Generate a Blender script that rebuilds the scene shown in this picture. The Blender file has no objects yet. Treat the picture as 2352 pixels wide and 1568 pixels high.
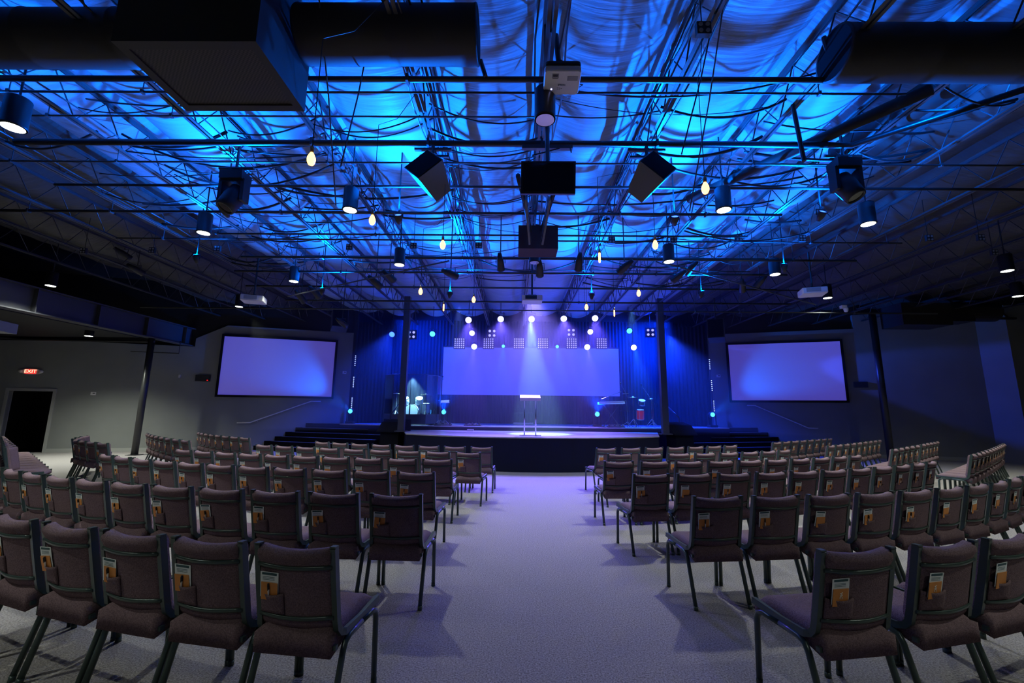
import bpy, math, random
from mathutils import Vector, Matrix
random.seed(7)
PI = math.pi
sc = bpy.context.scene
col = sc.collection
# ------------------------------------------------------------------ camera, world, exposure
W_PX, H_PX, FPX = 2352, 1568, 981.3
PITCH, ROLL, YAW, EYE = 0.16597, 0.0106, 0.0105, 1.55
def cam_axes():
    cp, sp, cy, sy = math.cos(PITCH), math.sin(PITCH), math.cos(YAW), math.sin(YAW)
    F = Vector((-sy*cp, cy*cp, sp)); R = Vector((cy, sy, 0)); U = R.cross(F)
    c, s = math.cos(ROLL), math.sin(ROLL)
    return R*c+U*s, -R*s+U*c, F
CR, CU, CF = cam_axes()
cd = bpy.data.cameras.new('camera'); cam = bpy.data.objects.new('camera', cd); col.objects.link(cam)
m = Matrix((CR, CU, -CF)).transposed().to_4x4(); m.translation = (0, 0, EYE)
cam.matrix_world = m
cd.sensor_width = 36; cd.lens = FPX/W_PX*36; cd.clip_start = .05; cd.clip_end = 200
sc.camera = cam
vs = sc.view_settings
sc.display_settings.display_device = 'sRGB'
vs.view_transform = 'Standard'; vs.look = 'None'; vs.gamma = 1; vs.use_curve_mapping = False
vs.exposure = 0.22
wd = bpy.data.worlds.new('world'); sc.world = wd; wd.use_nodes = True
wd.node_tree.nodes['Background'].inputs[0].default_value = (.35, .4, .6, 1)
wd.node_tree.nodes['Background'].inputs[1].default_value = .012
cy = sc.cycles
cy.max_bounces = 5; cy.diffuse_bounces = 3; cy.glossy_bounces = 2; cy.transmission_bounces = 3
cy.transparent_max_bounces = 6; cy.volume_bounces = 0; cy.caustics_reflective = False; cy.caustics_refractive = False
cy.sample_clamp_indirect = 3; cy.use_denoising = True

BLUE = (0.0, .14, 1.0); WASH = (.15, .10, 1.0); CYAN = (.02, .35, 1.0); WARM = (1.0, .42, .12); CAN = (.93, 1.0, .86)
def ray(x, y):
    return CR*((x-W_PX/2)/FPX) - CU*((y-H_PX/2)/FPX) + CF
def atY(x, y, Y):
    d = ray(x, y); r = d*(Y/d.y); return Vector((r.x, Y, r.z+EYE))
def atZ(x, y, Z):
    d = ray(x, y); r = d*((Z-EYE)/d.z); return Vector((r.x, r.y, Z))
def spot(name, loc, to, power, color, size=60, blend=.3, rad=.05):
    l = bpy.data.lights.new(name, 'SPOT'); l.energy = power; l.color = color
    l.spot_size = math.radians(size); l.spot_blend = blend; l.shadow_soft_size = rad
    o = bpy.data.objects.new(name, l); col.objects.link(o); o.location = loc
    o.rotation_euler = (Vector(to)-Vector(loc)).to_track_quat('-Z', 'Y').to_euler()
    return o
# ---- lights
UP = [  # blue uplights clamped under the lighting pipes: position, aim, watts
    ((-4.7, 6.3, 4.75), (-5.0, 5.0, 6.0), 800), ((-1.95, 6.5, 4.75), (-1.9, 5.3, 6.0), 1050),
    ((2.55, 6.5, 4.75), (2.3, 5.3, 6.0), 1050), ((4.8, 6.3, 4.75), (4.9, 5.0, 6.0), 760),
    ((-6.7, 4.6, 4.8), (-6.9, 4.2, 6.0), 420), ((-6.6, 8.3, 4.7), (-6.8, 8.0, 6.0), 420), ((5.5, 4.36, 5.48), (5.4, 5.1, 6.1), 320), ((5.6, 8.6, 4.7), (5.6, 8.2, 6.0), 420),  # keyboard-side uplight by the duct is added, tucked out of sight behind it
    ((-4.9, 10.3, 4.6), (-5.0, 9.9, 6.0), 700), ((-1.7, 10.5, 4.6), (-1.6, 10.1, 6.0), 1100),
    ((1.9, 10.5, 4.6), (1.9, 10.1, 6.0), 1100), ((4.6, 10.3, 4.6), (4.8, 9.9, 6.0), 900)]
for i, (a, b, w) in enumerate(UP):
    spot('uplight_beam', a, b, w, BLUE, 146, .3, .025)
CANS = [(-5.76, 4.35, 4.7, 1), (-5.67, 7.24, 4.7, 1), (-2.66, 6.32, 4.7, 1), (.29, 4.19, 4.7, 0), (3.21, 6.25, 4.7, 1),
        (5.81, 6.71, 4.7, 1), (-2.56, 8.86, 4.7, 1), (3.17, 8.55, 4.7, 1), (-5.51, 10.11, 4.7, 1), (5.83, 9.32, 4.7, 1),
        (.37, 8.66, 4.7, 0), (-12.17, 10.65, 4.7, 1), (-8.57, 12.75, 4.7, 1), (8.38, 11.24, 4.7, 1), (10.62, 8.97, 4.7, 1),
        (13.09, 10.93, 4.7, 1), (-13.75, 13.4, 3.85, 1)]
for (x, y, z, on) in CANS:
    if on:
        spot('can_beam', (x, y, z-.03), (x, y, 0), 360 if abs(x) < 7 else (350 if abs(x) < 9 else ((900 if z < 4 else 600) if x < 0 else 480)), CAN, 128, 1.0, .06)
# room cans behind and beside the camera, outside the frame, the same fittings as above
for (x, y) in ((-5.8, 1.4), (5.8, 1.4), (-2.7, -1.5), (3.2, -1.5)):
    spot('can_beam', (x, y, 4.7), (x, y, 0), 230 if y > 0 else 130, CAN, 110, .6, .06)
HEAD = [(1076, 735, 16), (1150, 733, 16), (1221, 733, 16), (1295, 732, 16), (1367, 731, 16)]
for i, h in enumerate(HEAD):
    p = atY(*h); spot('wash_beam', p+Vector((0, -.12, -.1)), (p.x*.55+.2, 9.0 if i % 2 else 10.5, 0), 2300, WASH, 44, .9, .1)
ROW3 = [(1089, 796, 17.6, WASH, 1500), (1349, 797, 17.6, WASH, 1500), (1456, 798, 17.6, (.01, .09, 1), 2600), (1156, 795, 17.6, CYAN, 500), (1280, 796, 17.6, CYAN, 500)]
for (x, y, Y, c, w) in ROW3:
    p = atY(x, y, Y); spot('profile_beam', p+Vector((0, -.15, -.05)), (p.x, p.y-1.6, 1.0), w, c, 34, .4, .04)
FLOORL = [(806, 944, 17.6), (1020, 946, 16.9), (1371, 951, 16.9), (1635, 952, 17.6)]
for i, f in enumerate(FLOORL):
    p = atY(*f)
    if 0 < i < 3: spot('floor_beam', p+Vector((0, -.1, .1)), (p.x, 15.0, 5.9), 900, (0, .05, 1), 120, .8, .05)
    to = ((p.x-2.6, 17.4, 3.3), (p.x-.3, 18.6, 4.6), (p.x+.2, 18.6, 4.6), (p.x+2.6, 17.4, 3.3))[i]
    spot('floor_beam', p+Vector((0, -.14, .05)), to, (900, 500, 500, 900)[i], (.0, .14, 1), 50, .8, .05)
spot('kit_beam', (-4.1, 16.9, 2.9), (-4.1, 17.35, 1.4), 1400, (.35, .75, 1), 90, .5, .05)
spot('stage_wash', (.6, 15.2, 5.8), (.6, 14.2, .9), 4200, (.26, .20, 1), 90, .8, .2)
spot('stage_wash', (-5.2, 18.0, 5.75), (-3.2, 20.2, 2.6), 4200, (.0, .03, 1), 130, .8, .2)
spot('stage_wash', (6.4, 18.0, 5.75), (4.2, 20.2, 2.6), 4200, (.0, .03, 1), 130, .8, .2)
for sx_ in (-1, 1):   # outer lights of the second row look down on the stairs
    spot('stair_beam', (.5+sx_*5.6, 17.0, 4.7), (.5+sx_*7.2, 16.4, .5), 4200, (.01, .05, 1), 80, .8, .1)
spot('apron_beam', (.5, 15.6, 5.0), (.75, 13.9, .9), 5000, (.35, .75, 1), 28, .5, .05)
spot('wall_strip_beam', (8.6, 17.35, 4.3), (17.65, 15.55, 2.5), 1700, (.03, .08, 1), 24, .4, .05)
spot('keyboard_beam', (4.4, 15.9, 5.6), (4.5, 16.9, 1.4), 1500, (.12, .38, 1), 34, .6, .05)
spot('platform_beam', (-2.2, 15.8, 5.6), (-2.2, 16.7, 1.1), 1100, (.15, .25, 1), 40, .6, .05)
# ------------------------------------------------------------------ materials
def mat(name, color, rough=.6, metal=0.0, emit=None, es=0, spec=.5, noise=None, bump=None, alpha=None):
    M = bpy.data.materials.new(name); M.use_nodes = True
    nt = M.node_tree; b = nt.nodes['Principled BSDF']
    b.inputs['Base Color'].default_value = (*color, 1); b.inputs['Roughness'].default_value = rough
    b.inputs['Metallic'].default_value = metal; b.inputs['Specular IOR Level'].default_value = spec
    if emit: b.inputs['Emission Color'].default_value = (*emit, 1); b.inputs['Emission Strength'].default_value = es
    tc = nt.nodes.new('ShaderNodeTexCoord')
    if noise:
        scale, amt, det = noise
        mp = nt.nodes.new('ShaderNodeMapping'); nt.links.new(tc.outputs['Object'], mp.inputs[0])
        if isinstance(scale, tuple): mp.inputs['Scale'].default_value = scale; s = 1
        else: s = scale
        n = nt.nodes.new('ShaderNodeTexNoise'); n.inputs['Scale'].default_value = s; n.inputs['Detail'].default_value = det
        nt.links.new(mp.outputs[0], n.inputs[0])
        r = nt.nodes.new('ShaderNodeMapRange'); r.inputs[3].default_value = 1-amt; r.inputs[4].default_value = 1+amt
        r.inputs[1].default_value = .3; r.inputs[2].default_value = .7
        nt.links.new(n.outputs[0], r.inputs[0])
        mx = nt.nodes.new('ShaderNodeVectorMath'); mx.operation = 'SCALE'; mx.inputs[0].default_value = color
        nt.links.new(r.outputs[0], mx.inputs['Scale']); nt.links.new(mx.outputs[0], b.inputs['Base Color'])
    if bump:
        scale, st = bump
        mp = nt.nodes.new('ShaderNodeMapping'); nt.links.new(tc.outputs['Object'], mp.inputs[0])
        mp.inputs['Scale'].default_value = scale if isinstance(scale, tuple) else (scale,)*3
        n = nt.nodes.new('ShaderNodeTexNoise'); n.inputs['Scale'].default_value = 1; n.inputs['Detail'].default_value = 3
        nt.links.new(mp.outputs[0], n.inputs[0])
        bp = nt.nodes.new('ShaderNodeBump'); bp.inputs['Strength'].default_value = st; bp.inputs['Distance'].default_value = .03
        nt.links.new(n.outputs[0], bp.inputs['Height']); nt.links.new(bp.outputs[0], b.inputs['Normal'])
    return M
m_carpet = mat('carpet', (.30, .275, .27), .95, noise=(95, .5, 4), bump=(140, .5), spec=.1)
m_wall = mat('wall_paint', (.215, .22, .21), .8, spec=.2, noise=(1.2, .05, 2))
m_wallblack = mat('black_paint', (.012, .012, .014), .7)
m_trim = mat('trim_paint', (.33, .33, .31), .6)
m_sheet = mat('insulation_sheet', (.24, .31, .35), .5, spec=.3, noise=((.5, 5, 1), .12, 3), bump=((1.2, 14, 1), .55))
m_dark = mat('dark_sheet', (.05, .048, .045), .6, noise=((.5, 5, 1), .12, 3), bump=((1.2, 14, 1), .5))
m_steel = mat('painted_steel', (.055, .055, .06), .38, spec=.6)
m_pipe = mat('black_pipe', (.03, .03, .032), .35, spec=.5)
m_duct = mat('duct_paint', (.022, .019, .018), .6)
m_beam = mat('beam_paint', (.06, .06, .07), .5)
m_cable = mat('cable_rubber', (.012, .012, .013), .5)
m_chrome = mat('bright_metal', (.6, .6, .62), .25, .9)
m_black = mat('black_plastic', (.018, .018, .02), .45)
m_matte = mat('matte_black', (.01, .01, .011), .9, spec=.1)
m_curtain = mat('curtain_cloth', (.06, .06, .08), .95, spec=.1)
m_fabric = mat('chair_fabric', (.185, .122, .138), .95, spec=.15, noise=(160, .35, 3), bump=(220, .35))
m_frame = mat('chair_frame', (.05, .078, .072), .3, .2, spec=.6)
m_card = mat('card_white', (.86, .92, .90), .6)
m_env = mat('envelope_orange', (.72, .27, .055), .6)
m_ink = mat('print_ink', (.03, .09, .10), .6)
m_white = mat('white_plastic', (.72, .70, .68), .4)
m_screen = mat('screen_cloth', (.42, .42, .46), .85, spec=.1, emit=(.085, .062, .52), es=.5)  # emission stands in for the projectors' light on the cloth
m_stagescr = mat('stage_screen', (.3, .3, .34), .8, spec=.1, emit=(.05, .055, .95), es=.75)  # emission replaces the blue light thrown on this screen
m_stagetop = mat('stage_floor', (.36, .34, .34), .35, spec=.4, noise=(6, .12, 3))
m_stageface = mat('stage_face', (.010, .011, .024), .85, spec=.1)
m_stair = mat('stair_black', (.006, .006, .010), .85, spec=.1)
m_nosing = mat('stair_nosing', (.16, .16, .18), .4)
m_glassb = mat('dark_glass', (.01, .01, .012), .12, spec=.6)
m_red = mat('drum_red', (.75, .02, .03), .3, emit=(1, .02, .03), es=.06)  # faint glow added to the shell to keep its red bright
m_drum = mat('drum_white', (.8, .82, .85), .3)
m_brass = mat('cymbal', (.75, .62, .35), .25, .9)
m_lensw = mat('can_lens', (.9, .9, .9), .3, emit=(.93, 1, .86), es=9)
m_lensdim = mat('can_lens_dim', (.75, .72, .65), .2, .7)
m_bulb = mat('bulb_glow', (1, .7, .4), .3, emit=(1, .38, .08), es=7)
m_ledW = mat('wash_glow', (.5, .5, 1), .3, emit=(.42, .42, 1), es=6)
m_ledB = mat('blue_glow', (.1, .2, 1), .3, emit=(.03, .10, 1), es=5)
m_led2 = mat('strip_glow', (.4, .5, 1), .3, emit=(.3, .38, 1), es=3)
m_ledC = mat('cyan_glow', (.1, .6, 1), .3, emit=(.04, .45, 1), es=4)
m_ledDim = mat('led_dim', (.4, .4, .9), .4, emit=(.30, .30, .9), es=1.6)
m_exit = mat('exit_red', (.8, .05, .04), .4, emit=(1, .05, .04), es=1.1)
m_exitl = mat('exit_letters', (1, .7, .5), .4, emit=(1, .62, .40), es=1.6)
m_reddot = mat('red_dot', (1, 0, 0), .4, emit=(1, .01, .01), es=2)
m_brown = mat('brown_cloth', (.06, .03, .025), .9)
m_acry = bpy.data.materials.new('acrylic'); m_acry.use_nodes = True
nt = m_acry.node_tree; nt.nodes.clear()
o_ = nt.nodes.new('ShaderNodeOutputMaterial'); mx = nt.nodes.new('ShaderNodeMixShader'); t_ = nt.nodes.new('ShaderNodeBsdfTransparent'); g_ = nt.nodes.new('ShaderNodeBsdfGlossy')
t_.inputs[0].default_value = (.86, .95, 1, 1); g_.inputs['Roughness'].default_value = .08; fr = nt.nodes.new('ShaderNodeFresnel'); fr.inputs[0].default_value = 1.45
nt.links.new(fr.outputs[0], mx.inputs[0]); nt.links.new(t_.outputs[0], mx.inputs[1]); nt.links.new(g_.outputs[0], mx.inputs[2]); nt.links.new(mx.outputs[0], o_.inputs[0])
# perforated grille
m_grille = mat('grille', (.05, .042, .036), .6)
nt = m_grille.node_tree; b = nt.nodes['Principled BSDF']; tc = nt.nodes.new('ShaderNodeTexCoord'); ck = nt.nodes.new('ShaderNodeTexChecker'); ck.inputs['Scale'].default_value = 55
ck.inputs[1].default_value = (.05, .040, .034, 1); ck.inputs[2].default_value = (.012, .010, .009, 1)
nt.links.new(tc.outputs['Object'], ck.inputs[0]); nt.links.new(ck.outputs[0], b.inputs['Base Color'])
# ------------------------------------------------------------------ mesh building
WM = {}
class MB:
    def __init__(s): s.v = []; s.f = []; s.M = Matrix()
    def add(s, vs, fs):
        n = len(s.v); s.v += [s.M @ Vector(v) for v in vs]; s.f += [tuple(n+i for i in f) for f in fs]; return s
    def box(s, c, d, R=None):
        x, y, z = d[0]/2, d[1]/2, d[2]/2
        vs = [Vector((a, b_, e)) for a in (-x, x) for b_ in (-y, y) for e in (-z, z)]
        if R: vs = [R @ v for v in vs]
        c = Vector(c)
        return s.add([v+c for v in vs], [(0, 1, 3, 2), (4, 6, 7, 5), (0, 4, 5, 1), (2, 3, 7, 6), (0, 2, 6, 4), (1, 5, 7, 3)])
    def bbox(s, a, b):
        return s.box([(a[i]+b[i])/2 for i in range(3)], [abs(a[i]-b[i]) for i in range(3)])
    def tube(s, pts, r, n=6, asp=1.0, closed=False, up=None):
        pts = [Vector(p) for p in pts]; m = len(pts); rings = []
        t0 = (pts[1]-pts[0]).normalized()
        u = Vector(up) if up else (Vector((0, 0, 1)) if abs(t0.z) < .9 else Vector((1, 0, 0)))
        for i, p in enumerate(pts):
            a = pts[max(i-1, 0)]; b_ = pts[min(i+1, m-1)]
            if closed: a = pts[(i-1) % m]; b_ = pts[(i+1) % m]
            t = (b_-a).normalized(); u = (u - t*u.dot(t)); u = u.normalized() if u.length > 1e-5 else t.orthogonal().normalized()
            w = t.cross(u); rr = r[i] if isinstance(r, (list, tuple)) else r
            off = PI/n if n == 4 else 0
            rings.append([p+u*(math.cos(2*PI*k/n+off)*rr)+w*(math.sin(2*PI*k/n+off)*rr*asp) for k in range(n)])
        vs = [v for g in rings for v in g]; fs = []
        for i in range(m if closed else m-1):
            j = (i+1) % m
            for k in range(n):
                fs.append((i*n+k, i*n+(k+1) % n, j*n+(k+1) % n, j*n+k))
        if not closed: fs += [tuple(range(n))[::-1], tuple((m-1)*n+k for k in range(n))]
        return s.add(vs, fs)
    def lathe(s, prof, c=(0, 0, 0), n=20, R=None):
        c = Vector(c); vs = []; fs = []
        for (r, z) in prof:
            for k in range(n):
                v = Vector((r*math.cos(2*PI*k/n), r*math.sin(2*PI*k/n), z))
                vs.append((R @ v if R else v)+c)
        for i in range(len(prof)-1):
            for k in range(n): fs.append((i*n+k, i*n+(k+1) % n, (i+1)*n+(k+1) % n, (i+1)*n+k))
        fs += [tuple(range(n))[::-1], tuple((len(prof)-1)*n+k for k in range(n))]
        return s.add(vs, fs)
    def disc(s, c, r, R=None, n=20, t=.01): return s.lathe([(r, -t/2), (r, t/2)], c, n, R)
    def poly(s, pts, z0, z1):   # prism from an outline in x,y
        n = len(pts); vs = [(x, y, z0) for x, y in pts]+[(x, y, z1) for x, y in pts]
        return s.add(vs, [tuple(range(n))[::-1], tuple(range(n, 2*n))]+[(i, (i+1) % n, n+(i+1) % n, n+i) for i in range(n)])
    def slab(s, f, nu, nv, th):   # closed cushion from f(u,v)->point; th(u,v) thickness vector
        vs = []; 
        for sgn in (0, 1):
            for j in range(nv+1):
                for i in range(nu+1):
                    u, v = i/nu, j/nv; vs.append(Vector(f(u, v))+Vector(th(u, v))*sgn)
        N = (nu+1)*(nv+1); ix = lambda i, j, g: g*N+j*(nu+1)+i; fs = []
        for j in range(nv):
            for i in range(nu):
                fs.append((ix(i, j, 0), ix(i, j+1, 0), ix(i+1, j+1, 0), ix(i+1, j, 0)))
                fs.append((ix(i, j, 1), ix(i+1, j, 1), ix(i+1, j+1, 1), ix(i, j+1, 1)))
        for i in range(nu):
            fs.append((ix(i, 0, 0), ix(i+1, 0, 0), ix(i+1, 0, 1), ix(i, 0, 1))); fs.append((ix(i, nv, 0), ix(i, nv, 1), ix(i+1, nv, 1), ix(i+1, nv, 0)))
        for j in range(nv):
            fs.append((ix(0, j, 0), ix(0, j, 1), ix(0, j+1, 1), ix(0, j+1, 0))); fs.append((ix(nu, j, 0), ix(nu, j+1, 0), ix(nu, j+1, 1), ix(nu, j, 1)))
        return s.add(vs, fs)
def obj(name, mb, m_, parent=None, smooth=False, base=None):
    me = bpy.data.meshes.new(name)
    Mw = WM.get(parent.name, Matrix()) if parent else (Matrix.Translation(base) if base else Matrix())
    inv = Mw.inverted()
    me.from_pydata([inv @ v for v in mb.v], [], mb.f); me.materials.append(m_)
    if smooth: me.polygons.foreach_set('use_smooth', [True]*len(me.polygons))
    o = bpy.data.objects.new(name, me); col.objects.link(o)
    WM[o.name] = Mw
    if parent: o.parent = parent
    elif base: o.location = base
    return o
def thing(name, label, cat, loc=(0, 0, 0), rz=0, group=None):
    o = bpy.data.objects.new(name, None); col.objects.link(o); o.empty_display_size = .1
    o.location = loc; o.rotation_euler = (0, 0, rz); WM[o.name] = Matrix.Translation(loc) @ Matrix.Rotation(rz, 4, 'Z')
    return tag(o, label, cat, group)
def tag(o, label=None, cat=None, group=None, kind=None):
    if label: o['label'] = label
    if cat: o['category'] = cat
    if group: o['group'] = group
    if kind: o['kind'] = kind
    return o
def struct(name, mb, m_, smooth=False, label=None):
    return tag(obj(name, mb, m_, None, smooth), label, None, None, 'structure')
def copy_tree(o, parent=None):
    c = o.copy(); col.objects.link(c)
    if parent: c.parent = parent
    for ch in list(o.children): copy_tree(ch, c)
    return c
def RX(a): return Matrix.Rotation(a, 3, 'X')
def RY(a): return Matrix.Rotation(a, 3, 'Y')
def RZ(a): return Matrix.Rotation(a, 3, 'Z')
def toward(v): return Vector(v).to_track_quat('Z', 'Y').to_matrix()
def arcp(c, r, a0, a1, n, ax1, ax2):
    c = Vector(c); ax1 = Vector(ax1); ax2 = Vector(ax2)
    return [c+ax1*(r*math.cos(a0+(a1-a0)*i/n))+ax2*(r*math.sin(a0+(a1-a0)*i/n)) for i in range(n+1)]
# ------------------------------------------------------------------ the room
AL, BL = 20.66, .315      # left wall  Y = AL + BL*X
AR, BR = 21.13, -.30      # right wall Y = AR + BR*X
def wall_M(A, B, X):      # frame on a wall: x along it to the right, -y into the room
    M = Matrix.Translation((X, A+B*X, 0)) @ Matrix.Rotation(math.atan(B), 4, 'Z'); return M
KL, KR = math.sqrt(1+BL*BL), math.sqrt(1+BR*BR)
struct('floor', MB().bbox((-24, -3, -.1), (24, 22, 0)), m_carpet)
# left wall with the doorway cut out; frame origin at X=-7.03
M = wall_M(AL, BL, -7.03); sx = lambda X: (X+7.03)*KL
b = MB(); b.M = M; dl, dr = sx(-17.9), sx(-16.72)
b.bbox((sx(-21.5), 0, 0), (dl, .15, 4.02)); b.bbox((dl, 0, 2.15), (dr, .15, 4.02)); b.bbox((dr, 0, 0), (sx(-12.75), .15, 4.02))
b.bbox((sx(-12.75), 0, 0), (sx(-11.75), .15, 4.35)); b.bbox((sx(-11.75), 0, 0), (0, .15, 4.95))
b.add([(sx(-12.75), 0, 4.35), (sx(-11.75), 0, 4.35), (sx(-11.75), 0, 4.95), (sx(-12.75), .15, 4.35), (sx(-11.75), .15, 4.35), (sx(-11.75), .15, 4.95)], [(0, 1, 2), (3, 5, 4), (0, 2, 5, 3), (1, 4, 5, 2), (0, 3, 4, 1)])
struct('wall_left', b, m_wall)
b = MB(); b.M = M; b.bbox((sx(-21.5), .15, 3.9), (0, .3, 6.6)); struct('wall_left_upper', b, m_wallblack)
b = MB(); b.M = M
b.bbox((dl-.09, -.03, 0), (dl, .18, 2.24)); b.bbox((dr, -.03, 0), (dr+.09, .18, 2.24)); b.bbox((dl, -.03, 2.15), (dr, .18, 2.24))
dframe = struct('door_1', b, m_trim)
b = MB(); b.M = M @ Matrix.Translation((dr-.02, .16, 0)) @ Matrix.Rotation(math.radians(-112), 4, 'Z'); b.bbox((-1.1, 0, .02), (0, .045, 2.12))
leaf = obj('door_leaf', b, m_brown, dframe)
b = MB(); b.M = M; b.bbox((dl-.6, .18, -.02), (dr+.6, 2.6, 0)); b.bbox((dl-.6, 2.6, 0), (dr+.6, 2.7, 2.6)); b.bbox((dl-.7, .16, 0), (dl-.6, 2.7, 2.6)); b.bbox((dr+.6, .16, 0), (dr+.7, 2.7, 2.6)); b.bbox((dl-.7, .16, 2.6), (dr+.7, 2.7, 2.7))
struct('wall_passage', b, m_wallblack)
b = MB(); b.M = M; b.bbox((sx(-21), -.018, 0), (dl-.09, 0, .13)); b.bbox((dr+.09, -.018, 0), (0, 0, .13)); struct('baseboard_left', b, m_trim)
# right wall, its angled jog and the stretch beyond
b = MB(); b.M = wall_M(AR, BR, 8.4); sr = lambda X: (X-8.4)*KR
b.bbox((0, 0, 0), (sr(13.6), .15, 5.05)); b.bbox((sr(13.6), 0, 0), (sr(17.3), .15, 5.62)); struct('wall_right', b, m_wall)
b = MB(); b.M = wall_M(AR, BR, 8.4); b.bbox((0, .15, 4.9), (sr(17.3), .3, 6.6)); struct('wall_right_upper', b, m_wallblack)
def wseg(p, q, z0, z1, t=.15):
    d = Vector((q[0]-p[0], q[1]-p[1], 0)).normalized(); n = Vector((-d.y, d.x, 0))*t
    P, Q = Vector((*p, 0)), Vector((*q, 0))
    return [(P.x, P.y), (Q.x, Q.y), ((Q+n).x, (Q+n).y), ((P+n).x, (P+n).y)], z0, z1
struct('wall_right_jog', MB().poly(*wseg((17.3, 15.94), (17.78, 15.35), 0, 5.62)), m_wall)
struct('wall_right_end', MB().poly(*wseg((17.78, 15.35), (24, 15.0), 0, 5.62)), m_wall)
b = MB(); b.M = wall_M(AR, BR, 8.4); b.bbox((0, -.018, 0), (sr(17.3), 0, .13)); struct('baseboard_right', b, m_trim)
struct('baseboard_right_end', MB().poly(*wseg((17.77, 15.335), (24, 14.985), 0, .13, .016)), m_trim)
# back of the stage and the dark side returns
b = MB(); b.bbox((-9, 20.6, 0), (10.5, 20.8, 6.6)); b.bbox((-7.15, 18.4, 0), (-7.03, 20.7, 6.6)); b.bbox((8.42, 18.6, 0), (8.54, 20.7, 6.6)); struct('wall_back', b, m_wallblack)
struct('wall_side_left', MB().bbox((-21.5, -3, 0), (-21.3, 15, 6.6)), m_wallblack)
struct('wall_side_right', MB().bbox((23.8, -3, 0), (24, 16, 6.6)), m_wallblack)
struct('wall_rear', MB().bbox((-21.5, -3.2, 0), (24, -3, 6.6)), m_wallblack)
# ceiling: sheets of insulation slung between the joists
XJ = [-13.0, -12.15, -10.6, -9.05, -7.5, -5.92, -4.35, -2.8, -1.22, .32, 1.87, 3.42, 4.9, 6.12, 7.7, 9.25, 10.8, 12.35, 13.9, 15.45, 17.0]
bl, bd = MB(), MB(); rs = random.Random(3)
Y0, Y1, dy = .3, 18.6, .12; NY = int((Y1-Y0)/dy)
for k in range(len(XJ)-1):
    x0, x1 = XJ[k], XJ[k+1]; NX = 12; vs = []; fs = []
    ph = rs.random()*6; sag0 = .30*(x1-x0)/1.5
    for j in range(NY+1):
        y = Y0+dy*j
        sg = sag0*(1+.22*math.sin(y*1.1+ph)+.10*math.sin(y*2.9+2*ph))
        for i in range(NX+1):
            u = i/NX; s_ = math.sin(PI*u)**.8
            z = 6.12-sg*s_+.012*s_*math.sin(y*9+3*math.sin(y*1.7+ph)+u*2)
            vs.append((x0+(x1-x0)*u, y, z))
    for j in range(NY):
        for i in range(NX): a = j*(NX+1)+i; fs.append((a, a+1, a+NX+2, a+NX+1))
    (bl if -7.6 < x0 < 6.1 else bd).add(vs, fs)  # the outer bays have a darker sheet
struct('ceiling', bl, m_sheet, True); struct('ceiling_dark', bd, m_dark, True)
b = MB(); b.bbox((-21.5, -3, 6.6), (24, 21, 6.7)); struct('ceiling_deck', b, m_wallblack)
b = MB(); b.bbox((-21.5, -3, 4.02), (-13.18, 14.6, 4.12)); struct('ceiling_wing', b, m_wallblack)
# plate girder along the left side
b = MB(); b.bbox((-13.16, -3, 4.04), (-12.84, 16.7, 4.07)); b.bbox((-13.16, -3, 4.72), (-12.84, 16.7, 4.75)); b.bbox((-13.01, -3, 4.07), (-12.99, 16.7, 4.72))
for k in range(10): b.bbox((-13.14, .5+k*1.75, 4.07), (-12.86, .53+k*1.75, 4.72))
tag(obj('steel_girder', b, m_beam), 'deep steel plate girder running along the ceiling edge above the doorway side', 'beam')
def pole(x, y, z1, r, label):
    t = thing('support_pole', label, 'column', (x, y, 0))
    b = MB(); b.tube([(x, y, .02), (x, y, z1)], r, 16); obj('shaft', b, m_pipe, t, True)
    b = MB(); b.box((x, y, .01), (r*3.4, r*3.4, .02)); obj('base_plate', b, m_pipe, t)
    return t
pole(-13.0, 14.9, 4.03, .10, 'round dark steel pole holding up the girder beside the doorway')
pole(13.2, 15.6, 5.35, .11, 'round dark steel pole before the wall beside the keyboard-side screen')
for px_, lb in ((926, 'slim dark stage pillar in front of the drum cage'), (1524, 'slim dark stage pillar beside the keyboard and cymbals')):
    p = atY(px_, 900, 14.4); t = thing('stage_pillar', lb, 'column', (p.x, 14.4, .91))
    b = MB(); b.box((p.x, 14.4, 3.2), (.2, .2, 4.6)); obj('shaft', b, m_steel, t)
    b = MB(); b.box((p.x, 14.4, .925), (.36, .36, .03)); obj('base_plate', b, m_steel, t)
# ---- open web joists
ORD = ['first', 'second', 'third', 'fourth', 'fifth', 'sixth', 'seventh', 'eighth', 'ninth', 'tenth', 'eleventh', 'twelfth', 'thirteenth', 'fourteenth', 'fifteenth', 'sixteenth', 'seventeenth', 'eighteenth', 'nineteenth', 'twentieth', 'twenty-first']
def joist(x, n, deep=.52):
    t = thing('open_web_joist', 'open-web steel ceiling joist, %s one counted from the girder above the doorway' % ORD[n], 'joist', (x, 0, 5.3), 0, 'open-web joists')
    zb, zt, y0, y1 = 5.33, 5.33+deep, .3, 18.4
    b = MB()
    for s in (-1, 1):
        b.bbox((x+s*.012, y0, zb), (x+s*.05, y1, zb+.006)); b.bbox((x+s*.012, y0, zb), (x+s*.018, y1, zb+.045))
    obj('bottom_chord', b, m_steel, t)
    b = MB()
    for s in (-1, 1):
        b.bbox((x+s*.012, y0, zt+.04), (x+s*.055, y1, zt+.046)); b.bbox((x+s*.012, y0, zt), (x+s*.018, y1, zt+.045))
    obj('top_chord', b, m_steel, t)
    b = MB(); pts = []; k = 0; y = y0+(n % 3)*.1
    while y < y1: pts.append((x, y, zb+.02 if k % 2 else zt+.02)); y += .36; k += 1
    b.tube(pts, .011, 5); obj('web', b, m_steel, t)
for n, x in enumerate(XJ[1:], 0): joist(x, n)
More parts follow.
